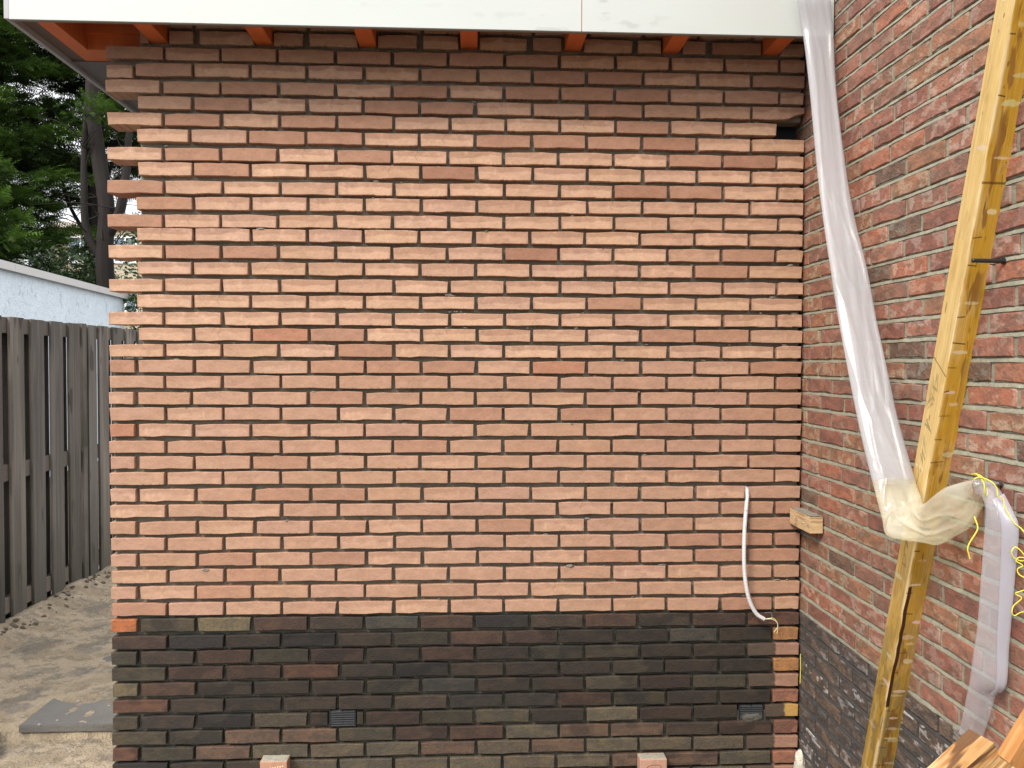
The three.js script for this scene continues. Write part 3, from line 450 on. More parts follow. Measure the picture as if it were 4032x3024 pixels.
// ---------------------------------------------------------------- plastic hose draining the roof, string
{
  const hose = thing('plastic_hose', 'clear plastic sheet hose hanging over the white fascia with yellowish water in its bend', 'hose');
  const film = (c, tr, ro) => new THREE.MeshPhysicalMaterial({ color: lin(...c), transmission: tr, thickness: 0, roughness: ro, ior: 1.45, side: THREE.DoubleSide });
  const loft = (st, steps, around, crinkle, s, kink = 0.3) => { // st: [left point, right point, half thickness]
    const C = (f) => new THREE.CatmullRomCurve3(st.map((q) => new THREE.Vector3(...f(q))), false, 'centripetal');
    const n = st.length - 1, A = [], key = (i, f) => f(st[Math.min(n, Math.max(0, i))]);
    const cr = (f, k, t) => { const p0 = key(k - 1, f), p1 = key(k, f), p2 = key(k + 1, f), p3 = key(k + 2, f); return 0.5 * (2 * p1 + (p2 - p0) * t + (2 * p0 - 5 * p1 + 4 * p2 - p3) * t * t + (3 * p1 - p0 - 3 * p2 + p3) * t * t * t); };
    for (let i = 0; i <= steps; i++) { const x = i / steps * n, k = Math.min(n - 1, Math.floor(x)), t = x - k; A.push([0, 1].map((e) => new THREE.Vector3(...[0, 1, 2].map((a) => cr((q) => q[e][a], k, t)))).concat(cr((q) => q[2], k, t))); }
    return grid(around, steps, (a, b) => {
      const i = Math.min(steps, Math.round(b * steps)), [L, R, th] = A[i], i0 = Math.max(0, i - 1), i1 = Math.min(steps, i + 1);
      const ang = a * Math.PI * 2, sx = 0.5 - 0.5 * Math.cos(ang), p = L.clone().lerp(R, sx), w = R.clone().sub(L), tan = A[i1][0].clone().add(A[i1][1]).sub(A[i0][0]).sub(A[i0][1]); let nrm = w.clone().cross(tan).normalize(); if (nrm.dot(new THREE.Vector3(1.189, 1.6, 3.33).sub(p)) < 0) nrm.negate();
      const ridge = (x, y, k) => { const v = 1 - Math.abs(2 * fbm(x, y, s + k, 2) - 1); return Math.pow(v, 5); };
      const fold = ((fbm(sx * 3 + s, b * steps * 0.018, s, 3) - 0.5) * 0.9 + ridge(sx * 2.4 + b * steps * 0.008, b * steps * 0.011, 4) * 0.45 + ridge(sx * 3.5 - b * steps * 0.02, b * steps * 0.03, 9) * 0.2 * kink) * crinkle, front = Math.sin(ang) > 0 ? 1 : -1;
      p.addScaledVector(nrm, Math.sin(ang) * th + fold * Math.abs(Math.sin(ang)) * front); return [p.x, p.y, p.z];
    });
  };
  const upper = [[[2.365, 2.987, 0.30], [2.497, 2.99, 0.30], 0.012], [[2.372, 2.932, 0.30], [2.497, 2.935, 0.30], 0.013], [[2.397, 2.804, 0.30], [2.51, 2.8, 0.30], 0.014], [[2.395, 2.592, 0.368], [2.494, 2.57, 0.368], 0.015], [[2.374, 2.26, 0.496], [2.475, 2.262, 0.496], 0.015], [[2.365, 2.07, 0.574], [2.472, 2.083, 0.574], 0.014], [[2.358, 1.901, 0.651], [2.478, 1.91, 0.651], 0.014], [[2.352, 1.748, 0.722], [2.473, 1.757, 0.722], 0.014], [[2.348, 1.564, 0.812], [2.469, 1.579, 0.812], 0.014], [[2.346, 1.421, 0.884], [2.463, 1.448, 0.884], 0.016], [[2.345, 1.328, 0.937], [2.465, 1.35, 0.937], 0.02], [[2.344, 1.262, 0.98], [2.470, 1.262, 0.98], 0.024]];
  const pouch = [[[2.344, 1.2615, 0.98], [2.470, 1.2615, 0.98], 0.024], [[2.345, 1.225, 1.0], [2.469, 1.236, 1.0], 0.017], [[2.348, 1.163, 1.03], [2.465, 1.215, 1.03], 0.021], [[2.342, 1.125, 1.068], [2.446, 1.213, 1.068], 0.021], [[2.374, 1.117, 1.095], [2.432, 1.217, 1.095], 0.019], [[2.413, 1.116, 1.123], [2.419, 1.223, 1.123], 0.019], [[2.444, 1.116, 1.151], [2.408, 1.231, 1.151], 0.019], [[2.474, 1.146, 1.179], [2.409, 1.25, 1.179], 0.019], [[2.500, 1.179, 1.207], [2.427, 1.278, 1.207], 0.026], [[2.508, 1.226, 1.234], [2.457, 1.296, 1.234], 0.02], [[2.490, 1.262, 1.262], [2.472, 1.307, 1.262], 0.016]];
  const tail = [[[2.490, 1.262, 1.262], [2.472, 1.307, 1.262], 0.016], [[2.479, 1.262, 1.285], [2.506, 1.301, 1.278], 0.014], [[2.474, 1.250, 1.3], [2.516, 1.279, 1.305], 0.012], [[2.472, 1.236, 1.308], [2.520, 1.236, 1.338], 0.010], [[2.470, 1.179, 1.307], [2.521, 1.199, 1.356], 0.008], [[2.470, 1.082, 1.298], [2.520, 1.095, 1.348], 0.007], [[2.470, 0.942, 1.285], [2.518, 0.958, 1.337], 0.007], [[2.470, 0.872, 1.271], [2.517, 0.893, 1.332], 0.007], [[2.470, 0.788, 1.256], [2.515, 0.808, 1.328], 0.007], [[2.470, 0.740, 1.243], [2.515, 0.777, 1.299], 0.007], [[2.470, 0.684, 1.228], [2.515, 0.706, 1.274], 0.006], [[2.470, 0.630, 1.210], [2.515, 0.633, 1.244], 0.005]];
  mesh('film', loft(upper, 260, 96, 0.011, 3, 0.6), film([0.77, 0.775, 0.80], 0.70, 0.17), hose);
  mesh('water_pouch', loft(pouch, 200, 120, 0.013, 8, 0.7), film([0.91, 0.89, 0.75], 0.74, 0.09), hose);
  mesh('tail', loft(tail, 200, 80, 0.007, 13), film([0.86, 0.86, 0.89], 0.82, 0.15), hose);
  const half = tail.slice(2, 10).map(([a, b, t], i) => { const f = 0.42 + 0.055 * i; return [a.map((x, k) => x + (b[k] - x) * f + (k === 2 ? 0.010 : k === 0 ? -0.006 : 0)), b.map((x, k) => x + (k === 2 ? 0.008 : 0)), 0.004]; });
  mesh('tail_fold', loft(half, 120, 24, 0.004, 17), film([0.80, 0.80, 0.86], 0.74, 0.3), hose);
  const string = thing('yellow_string', 'tangled yellow builder string tying the plastic hose to the zinc bolt', 'string');
  const mY = std({ color: [0.70, 0.64, 0.07], roughness: 0.7 });
  mesh('knot', tube([[2.474, 1.318, 1.245], [2.466, 1.322, 1.282], [2.470, 1.305, 1.302], [2.471, 1.285, 1.305], [2.480, 1.268, 1.296], [2.497, 1.272, 1.275], [2.501, 1.3, 1.262], [2.486, 1.317, 1.262], [2.474, 1.318, 1.245]], 0.0019, 60, 6), mY, string);
  mesh('strand', tube([[2.455, 1.311, 1.285], [2.463, 1.317, 1.292], [2.478, 1.308, 1.325], [2.486, 1.293, 1.33], [2.488, 1.275, 1.332], [2.498, 1.271, 1.335], [2.501, 1.252, 1.338], [2.512, 1.213, 1.362], [2.522, 1.203, 1.37], [2.526, 1.173, 1.40], [2.524, 1.14, 1.41]], 0.0016, 90, 6), mY, string);
  mesh('tail', tube([[2.464, 1.215, 1.275], [2.464, 1.188, 1.29], [2.455, 1.172, 1.292], [2.442, 1.151, 1.292], [2.438, 1.136, 1.291], [2.445, 1.111, 1.29]], 0.0018, 40, 6), mY, string);
  mesh('tangle', tube([[2.524, 1.14, 1.41], [2.520, 1.125, 1.375], [2.505, 1.132, 1.37], [2.500, 1.148, 1.37], [2.508, 1.158, 1.372], [2.524, 1.136, 1.385], [2.517, 1.132, 1.37], [2.511, 1.124, 1.37], [2.523, 1.114, 1.378], [2.515, 1.104, 1.37], [2.517, 1.092, 1.372], [2.527, 1.082, 1.39], [2.526, 1.062, 1.39], [2.509, 1.044, 1.372], [2.521, 1.036, 1.378], [2.507, 1.014, 1.37], [2.503, 0.999, 1.37], [2.508, 0.99, 1.37], [2.519, 1.0, 1.378], [2.528, 1.008, 1.395]], 0.0015, 160, 6), mY, string);
  const line = thing('mason_line', 'thin yellow line hanging in the corner beside the tarred wall foot', 'line');
  mesh('cord', tube([[2.5315, 0.42, 0.006], [2.5318, 0.36, 0.008], [2.5312, 0.30, 0.006]], 0.0016, 20, 6), mY, line);
}

// ---------------------------------------------------------------- loose bricks, timber and scraps in front of the wall
{
  const face = tones({ map: LIGHT.map, bumpMap: LIGHT.bumpMap }, [[0.70, 0.44, 0.34], [0.68, 0.40, 0.29]], 0.001);
  const dust = std({ color: [0.36, 0.34, 0.27], bumpMap: mortarBump, bumpScale: 0.004, roughness: 1 });
  const shapeBrick = (w, h, d) => { const g = uvMetres(new RoundedBoxGeometry(w, h, d, 2, 0.004), 1), u = g.attributes.uv; for (let i = 0; i < u.count; i++) u.setXY(i, cl(0.06 + u.getX(i) * 0.3, 0.01, 0.115), cl(0.06 + u.getY(i) * 0.2, 0.01, 0.115)); return g; };
  const a = thing('loose_brick', 'pale brick standing on end against the plinth, with a row of small holes', 'brick', [0.4235, -0.16, 0.036]);
  mesh('body', shapeBrick(0.105, 0.21, 0.058).translate(0, 0.105, 0), face[1], a);
  mesh('mortar_crust', grid(16, 10, (s, t) => [-0.051 + 0.102 * s, 0.2085 + 0.006 * fbm(s * 7, t * 5, 3, 3) * Math.min(1, 6 * Math.min(s, 1 - s, t, 1 - t) + 0.35), 0.027 - 0.054 * t, s, t]), dust, a);
  for (let i = 0; i < 6; i++) { const c = new THREE.CylinderGeometry(0.0035, 0.0035, 0.003, 8); c.rotateX(Math.PI / 2); c.translate(-0.012 + i * 0.0095, 0.183 + 0.0015 * i, 0.0285); mesh('hole', c, std({ color: [0.75, 0.55, 0.3], roughness: 0.8 }), a); }
  const b = thing('loose_brick', 'pale pink brick standing on end against the plinth, with a rounded frog', 'brick', [1.917, -0.183, 0.036]);
  mesh('body', shapeBrick(0.109, 0.21, 0.058).translate(0, 0.105, 0), face[0], b);
  mesh('mortar_crust', grid(16, 10, (s, t) => [-0.053 + 0.106 * s, 0.2085 + 0.006 * fbm(s * 7, t * 5, 13, 3) * Math.min(1, 6 * Math.min(s, 1 - s, t, 1 - t) + 0.35), 0.027 - 0.054 * t, s, t]), dust, b);
  mesh('frog', tube([[-0.024, 0.15, 0.0292], [-0.027, 0.178, 0.0292], [-0.015, 0.187, 0.0292], [0.012, 0.189, 0.0292], [0.027, 0.184, 0.0292], [0.029, 0.16, 0.0292]], 0.0021, 40, 6), std({ color: [0.30, 0.17, 0.12], roughness: 0.95 }), b);
  const scrap = thing('mortar_scrap', 'pale crumbled lump of mortar in the corner at the foot of the walls', 'mortar lump', [2.525, 0.0, 0.03]);
  const sg = new THREE.IcosahedronGeometry(0.022, 4), sp = sg.attributes.position; for (let i = 0; i < sp.count; i++) { const x = sp.getX(i), y = sp.getY(i), z = sp.getZ(i), k = 0.6 + 0.9 * fbm(x * 60 + 9, y * 60 + z * 40 + 9, 3, 3); sp.setXYZ(i, x * k * 0.8, y * k * 1.7, z * k); } sg.computeVertexNormals();
  mesh('lump', sg, std({ color: [0.62, 0.59, 0.5], bumpMap: mortarBump, bumpScale: 0.003 }), scrap);
  const ledge = new THREE.IcosahedronGeometry(0.03, 3), lp = ledge.attributes.position; for (let i = 0; i < lp.count; i++) { const x = lp.getX(i), y = lp.getY(i), z = lp.getZ(i), k = 0.7 + 0.6 * fbm(x * 50 + 4, y * 50 + z * 30, 8, 3); lp.setXYZ(i, x * k, y * k * 3.0 - 0.09, z * k); } ledge.computeVertexNormals(); mesh('base', ledge, std({ color: [0.4, 0.38, 0.32], roughness: 1 }), scrap);

  const rough = texture(512, 512, (u, v) => { const g = fbm(u * 2.2, v * 24, 71, 5), w = fbm(u * 7, v * 14, 73, 4), s = ss(0.57, 0.64, fbm(u * 3.5, v * 16, 77, 3)); let c = mixc([0.52, 0.30, 0.115], [0.38, 0.17, 0.045], ss(0.35, 0.7, w)); c = mixc(c, [0.78, 0.60, 0.36], ss(0.52, 0.72, g) * 0.6); c = mixc(c, [0.12, 0.05, 0.018], s * 0.9); const k = 0.85 + 0.4 * (g - 0.5); return c.map((x) => x * k); });
  const roughB = texture(256, 256, (u, v) => fbm(u * 3, v * 30, 71, 4), false);
  const mRough = std({ map: rough, bumpMap: roughB, bumpScale: 0.006, roughness: 0.85 });
  const orange = texture(512, 512, (u, v) => { const g = fbm(u * 2, v * 30, 81, 4), w = fbm(u * 5, v * 6, 83, 4), d = ss(0.62, 0.75, fbm(u * 9, v * 9, 87, 3)); let c = mixc([0.50, 0.235, 0.07], [0.38, 0.15, 0.036], w); c = mixc(c, [0.60, 0.36, 0.15], ss(0.55, 0.75, g) * 0.5); c = mixc(c, [0.25, 0.13, 0.05], d * 0.4); const k = 0.9 + 0.3 * (g - 0.5); return c.map((x) => x * k); });
  const mOr = std({ map: orange, bumpMap: roughB, bumpScale: 0.002, roughness: 0.7 });
  const bar = (name, label, cat, p0, p1, w, t, m, jag, offW) => { // a squared timber from p0 to p1 whose upper left arris runs through both points; w below it, t behind it
    const A = new THREE.Vector3(...p0), B = new THREE.Vector3(...p1), L = A.distanceTo(B), ax = B.clone().sub(A).normalize(), zz = new THREE.Vector3(0.18, 0.1, 1).addScaledVector(ax, -new THREE.Vector3(0.18, 0.1, 1).dot(ax)).normalize(), up = zz.clone().cross(ax).normalize();
    const nl = 60, nw = 6, side = (i, f) => f; const P = [], rim = [[0, 0], [0, -1 / 3], [0, -2 / 3], [0, -1], [-1, -1], [-1, -0.5], [-1, 0]];
    const at = (s, [b, c], k) => { const n = fbm(s * L * 12, k * 3.1, jag.s, 3) - 0.5, e = s > 0.999 ? (fbm(k * 1.7, 3, jag.s + 3, 2) - 0.5) * jag.e : 0; return A.clone().addScaledVector(ax, s * L + e).addScaledVector(up, c * w + n * jag.a).addScaledVector(zz, b * t + n * jag.a * 0.7); };
    const g = grid(rim.length, nl, (a, b) => { const k = Math.round(a * rim.length) % rim.length, p = at(b, rim[k], k); return [p.x, p.y, p.z, b * L * 2.2, a * 0.9]; });
    const caps = []; for (const s of [0, 1]) { const c = new THREE.Vector3(), ps = rim.map((r, k) => at(s, r, k)); ps.forEach((p) => c.add(p)); c.divideScalar(ps.length); ps.forEach((p, k) => { const q = ps[(k + 1) % ps.length]; caps.push(c, p, q); }); }
    const ends = [caps.slice(0, caps.length / 2), caps.slice(caps.length / 2)].map((l) => { const cg = new THREE.BufferGeometry().setFromPoints(l); cg.setAttribute('uv', new THREE.Float32BufferAttribute(l.flatMap((p) => [p.x * 6, p.y * 2]), 2)); cg.computeVertexNormals(); return cg; });
    const o = thing(name, label, cat); const gi = g.toNonIndexed(); gi.computeVertexNormals(); mesh('timber', gi, m, o); for (const cg of ends) mesh('sawn_end', cg, m, o); return o;
  };
  bar('wooden_post', 'rough sawn timber with torn grain leaning in front of the old house wall', 'timber', [1.11, -0.16, 1.755], [2.215, 0.852, 1.745], 0.10, 0.07, mRough, { s: 5, a: 0.012, e: 0.03 });
  bar('wooden_plank', 'smooth orange brown plank leaning on the old house wall behind rough timber', 'plank', [1.775, -0.165, 1.62], [2.53, 1.07, 1.62], 0.20, 0.04, mOr, { s: 9, a: 0.002, e: 0.004 });
}

// ---------------------------------------------------------------- ground
const sandMap = texture(512, 512, (u, v) => { const n = fbm(u * 7, v * 7, 101, 5, 7, 7), f = vn(u * 170, v * 170, 8, 170, 170), d = ss(0.54, 0.66, fbm(u * 5, v * 5, 105, 5, 5, 5)), e = ss(0.60, 0.70, fbm(u * 22, v * 22, 109, 3, 22, 22)); let c = mixc([0.44, 0.365, 0.26], [0.34, 0.275, 0.19], ss(0.4, 0.65, n)); c = mixc(c, [0.155, 0.145, 0.135], d * 0.55); c = mixc(c, [0.10, 0.08, 0.06], e * 0.35); const k = 0.82 + 0.36 * (f - 0.5) + 0.16; return c.map((x) => x * k); });
const sandBump = texture(512, 512, (u, v) => 0.6 * fbm(u * 40, v * 40, 113, 4, 40, 40) + 0.4 * vn(u * 160, v * 160, 117, 160, 160), false);
const mSand = std({ color: [0.76, 0.74, 0.72], map: sandMap, bumpMap: sandBump, bumpScale: 0.012, roughness: 1 });
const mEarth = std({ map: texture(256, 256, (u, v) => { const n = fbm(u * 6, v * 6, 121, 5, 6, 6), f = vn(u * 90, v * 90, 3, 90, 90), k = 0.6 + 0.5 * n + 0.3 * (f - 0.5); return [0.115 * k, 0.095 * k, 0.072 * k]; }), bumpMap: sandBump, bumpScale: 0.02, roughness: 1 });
{
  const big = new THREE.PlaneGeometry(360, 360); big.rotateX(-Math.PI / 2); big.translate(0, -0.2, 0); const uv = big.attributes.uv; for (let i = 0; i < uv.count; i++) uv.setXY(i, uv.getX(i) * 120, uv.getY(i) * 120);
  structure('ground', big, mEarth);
  const height = (x, z) => { const n = fbm(x * 2.2, z * 2.2, 131, 3) - 0.5, f = fbm(x * 11, z * 11, 137, 4) - 0.5, front = ss(-0.455, -0.425, z), low = ss(0.12, 0.7, z), heap = Math.exp(-Math.pow((x + 1.53) / 0.13, 2)) * (0.035 + 0.07 * fbm(z * 5, 2, 139, 3)); return 0.0 + n * 0.018 + f * 0.017 + 0.005 - 0.062 * front - 0.11 * low + heap - 0.0085 * ss(-0.85, -0.5, z) * (1 - front); };
  structure('sand_path', grid(130, 430, (a, b) => { const x = -1.72 + 1.68 * a, z = 0.9 - 7.2 * b; return [x, height(x, z), z, x * 1.3, z * 1.3]; }), mSand);
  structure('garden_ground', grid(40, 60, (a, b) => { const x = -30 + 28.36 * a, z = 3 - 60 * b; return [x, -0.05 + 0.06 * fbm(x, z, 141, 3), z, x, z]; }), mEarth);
  const slabMap = texture(512, 512, (u, v) => { const n = fbm(u * 6, v * 6, 151, 5), f = vn(u * 200, v * 200, 8), k = 0.75 + 0.4 * n + 0.12 * (f - 0.5); return [0.135 * k, 0.127 * k, 0.116 * k]; });
  const mSlab = std({ map: slabMap, bumpMap: sandBump, bumpScale: 0.004, roughness: 0.9 });
  const slab = thing('concrete_slab', 'grey concrete slab half covered with sand in the passage beside the wall', 'slab');
  mesh('slab', uvMetres(box(-0.80, -0.04, -0.032, 0.0, -3.2, -0.425, 0.004), 1), mSlab, slab);
  const st = thing('paving_stone', 'dark grey paving stone lying at the edge of the sandy passage', 'paving stone', [-0.93, -0.045, -0.30]); const sm = mesh('stone', uvMetres(new RoundedBoxGeometry(0.20, 0.045, 0.30, 2, 0.006), 2), mSlab, st); sm.rotation.y = 0.5;
  const stones = []; for (let i = 0; i < 150; i++) { const x = rr(-1.5, -0.25), z = rr(-3.2, 0.2), r = rr(0.003, 0.009) * (rnd() < 0.12 ? 1.8 : 1), g = new THREE.IcosahedronGeometry(r, 0); g.scale(1, 0.6, rr(0.7, 1.4)); g.rotateY(rr(0, 6)); g.translate(x, Math.max(height(x, z), z < -0.43 && x > -0.8 ? 0 : -1) + r * 0.2, z); stones.push(g); }
  const clods = []; for (let i = 0; i < 130; i++) { const z = rr(-4.2, 0.3), x = -1.545 + Math.abs(rr(-0.1, 0.1)) + rr(0, 0.05), r = rr(0.005, 0.017), g = new THREE.IcosahedronGeometry(r, 1), q = g.attributes.position; for (let k = 0; k < q.count; k++) { const f = 0.65 + 0.7 * hash(Math.round(q.getX(k) * 4e3), Math.round(q.getY(k) * 4e3) + Math.round(q.getZ(k) * 9e3), i); q.setXYZ(k, q.getX(k) * f, q.getY(k) * f * 0.7, q.getZ(k) * f); } g.computeVertexNormals(); g.translate(x, height(x, z) + r * 0.1, z); clods.push(g); }
  const so = mesh('soil', mergeGeometries(clods), std({ color: [0.11, 0.09, 0.066], roughness: 1 })); so.userData = { label: 'dark crumbled soil along the foot of the board fence', category: 'soil', kind: 'stuff' };
  const gr = mesh('gravel', mergeGeometries(stones), std({ color: [0.3, 0.28, 0.25], roughness: 1, flatShading: true })); gr.userData = { label: 'small stones scattered on the sandy passage', category: 'gravel', kind: 'stuff' };
}

// ---------------------------------------------------------------- fence along the passage
{
  const woods = [0, 1, 2, 3, 4].map((s) => std({ color: [[1, 1, 1], [0.78, 0.76, 0.74], [1.12, 1.1, 1.06], [0.9, 0.92, 0.9], [0.68, 0.66, 0.65]][s], roughness: 0.9, bumpScale: 0.0016, bumpMap: texture(128, 512, (u, v) => fbm(u * 34, v * 4, 161 + s, 3, 34, 4), false), map: texture(128, 512, (u, v) => { const g = fbm(u * 30, v * 3.2, 171 + s * 7, 4), w = fbm(u * 2.5, v * 3, 173 + s * 7, 4), l = vn(u * 60, v * 1.5, 179 + s), kn = ss(0.74, 0.8, fbm(u * 3, v * 7, 183 + s, 2)); let c = mixc([0.225, 0.198, 0.172], [0.145, 0.126, 0.11], ss(0.35, 0.65, w)); c = mixc(c, [0.27, 0.24, 0.215], ss(0.55, 0.75, g) * 0.6); c = mixc(c, [0.06, 0.048, 0.04], kn * 0.7 + 0.35 * ss(0.7, 0.85, l)); c = mixc(c, [0.062, 0.058, 0.040], ss(0.48, 0.0, v) * 0.8); const k = 0.85 + 0.35 * (g - 0.5); return c.map((x) => x * k); }) }));
  const mRail = std({ color: [0.155, 0.128, 0.105], roughness: 0.95 });
  const fence = thing('wooden_fence', 'weathered grey brown board fence along the sandy passage', 'fence');
  const X = -1.556;
  const board = (z0, z1, x, y1, i) => { const g = new RoundedBoxGeometry(0.018, y1 + 0.03, z0 - z1, 1, 0.002), p = g.attributes.position, uv = g.attributes.uv, ou = rnd(); for (let k = 0; k < p.count; k++) uv.setXY(k, cl(p.getZ(k) / (z0 - z1) + 0.5, 0.02, 0.98) * 0.8 + ou, cl(p.getY(k) / (y1 + 0.03) + 0.5, 0.01, 0.99)); g.translate(x - 0.009, (y1 - 0.03) / 2, (z0 + z1) / 2); const m = mesh('fence_board', g, woods[[2, 0, 4, 1, 2, 3, 0][i % 7]], fence); return m; };
  let i = 0; const tops = () => 1.872 + rr(-0.004, 0.004);
  for (let k = -9; k < 4; k++) { const z = -1.814 - 0.2465 * k; board(z, z - 0.157, X + rr(-0.002, 0.002), tops(), i++); board(z + 0.083, z - 0.085, X - 0.06, tops() - 0.004, i++); }
  board(-2.842, -2.972, X, tops(), i++); board(-2.79, -2.93, X - 0.06, tops(), i++);
  for (let k = 0; k < 14; k++) { const z = -3.02 - 0.243 * k; board(z, z - 0.157, X + rr(-0.002, 0.002), tops(), i++); board(z + 0.078, z - 0.088, X - 0.06, tops() - 0.004, i++); }
  for (const z of [0.9, -0.95, -2.768, -4.6, -6.4]) mesh('fence_post', uvMetres(box(X - 0.062, X + 0.006, -0.1, 1.878, z - 0.034, z + 0.034, 0.003), 1), woods[1], fence);
  for (const [y0, y1] of [[1.776, 1.870], [0.892, 0.990], [0.10, 0.195]]) mesh('rail', box(X - 0.0595, X - 0.0185, y0, y1, -6.4, 0.9), mRail, fence);
}

// ---------------------------------------------------------------- neighbouring garage, far building
{
  const plaster = texture(512, 512, (u, v) => { const n = fbm(u * 8, v * 8, 201, 5), f = fbm(u * 70, v * 50, 203, 3), d = ss(0.66, 0.76, fbm(u * 40, v * 24, 207, 3)); const k = 0.90 + 0.14 * n + 0.14 * (f - 0.5) - 0.18 * d; return [0.60 * k, 0.68 * k, 0.74 * k]; });
  const gar = thing('white_garage', 'pale blue white rendered garage wall with grey coping behind the board fence', 'garage', [-5.075, 0, -12.19]); gar.rotation.y = -1.4740;
  mesh('wall', uvMetres(box(0, 15, -0.1, 2.755, 0, 4.2), 0.5), std({ map: plaster, bumpMap: sandBump, bumpScale: 0.01, roughness: 1 }), gar);
  const mC = std({ color: [0.50, 0.49, 0.48], roughness: 0.8 });
  for (const [a, b] of [[-0.05, 1.55], [1.556, 4.6], [4.606, 8.0], [8.006, 15]]) mesh('coping', box(a, b, 2.752, 2.854, -0.06, 0.2), mC, gar);
  mesh('roof', box(0, 15, 2.756, 2.80, 0.2, 4.2), std({ color: [0.08, 0.08, 0.085], roughness: 0.95 }), gar);

  const apt = thing('apartment_building', 'beige apartment building with white window frames far behind the trees', 'building', [-22.8, 0, -46]);
  mesh('wall', box(0, 11, 0, 9.3, -9, 0), std({ color: [0.44, 0.385, 0.29], roughness: 0.9 }), apt); mesh('roof_edge', box(-0.2, 11.2, 9.302, 9.62, -9.2, 0.25), std({ color: [0.52, 0.49, 0.42], roughness: 0.8 }), apt);
  const mF = std({ color: [0.85, 0.85, 0.85], roughness: 0.5 }), mG = new THREE.MeshPhysicalMaterial({ color: lin(0.16, 0.21, 0.28), roughness: 0.08, metalness: 0 });
  for (const y of [1.2, 4.2, 7.3]) for (const x of [1.0, 3.5, 6.2, 8.6]) { const w = 1.35, h = 1.55; const f = mesh('window', mergeGeometries([box(x, x + w, y, y + 0.1, 0.003, 0.09), box(x, x + w, y + h - 0.1, y + h, 0.003, 0.09), box(x, x + 0.1, y + 0.1, y + h - 0.1, 0.003, 0.09), box(x + w - 0.1, x + w, y + 0.1, y + h - 0.1, 0.003, 0.09), box(x + w / 2 - 0.05, x + w / 2 + 0.05, y + 0.1, y + h - 0.1, 0.003, 0.08)]), mF, apt); for (const [a, b] of [[x + 0.1, x + w / 2 - 0.05], [x + w / 2 + 0.05, x + w - 0.1]]) mesh('pane', box(a, b, y + 0.1, y + h - 0.1, 0.004, 0.03), mG, f); }
}

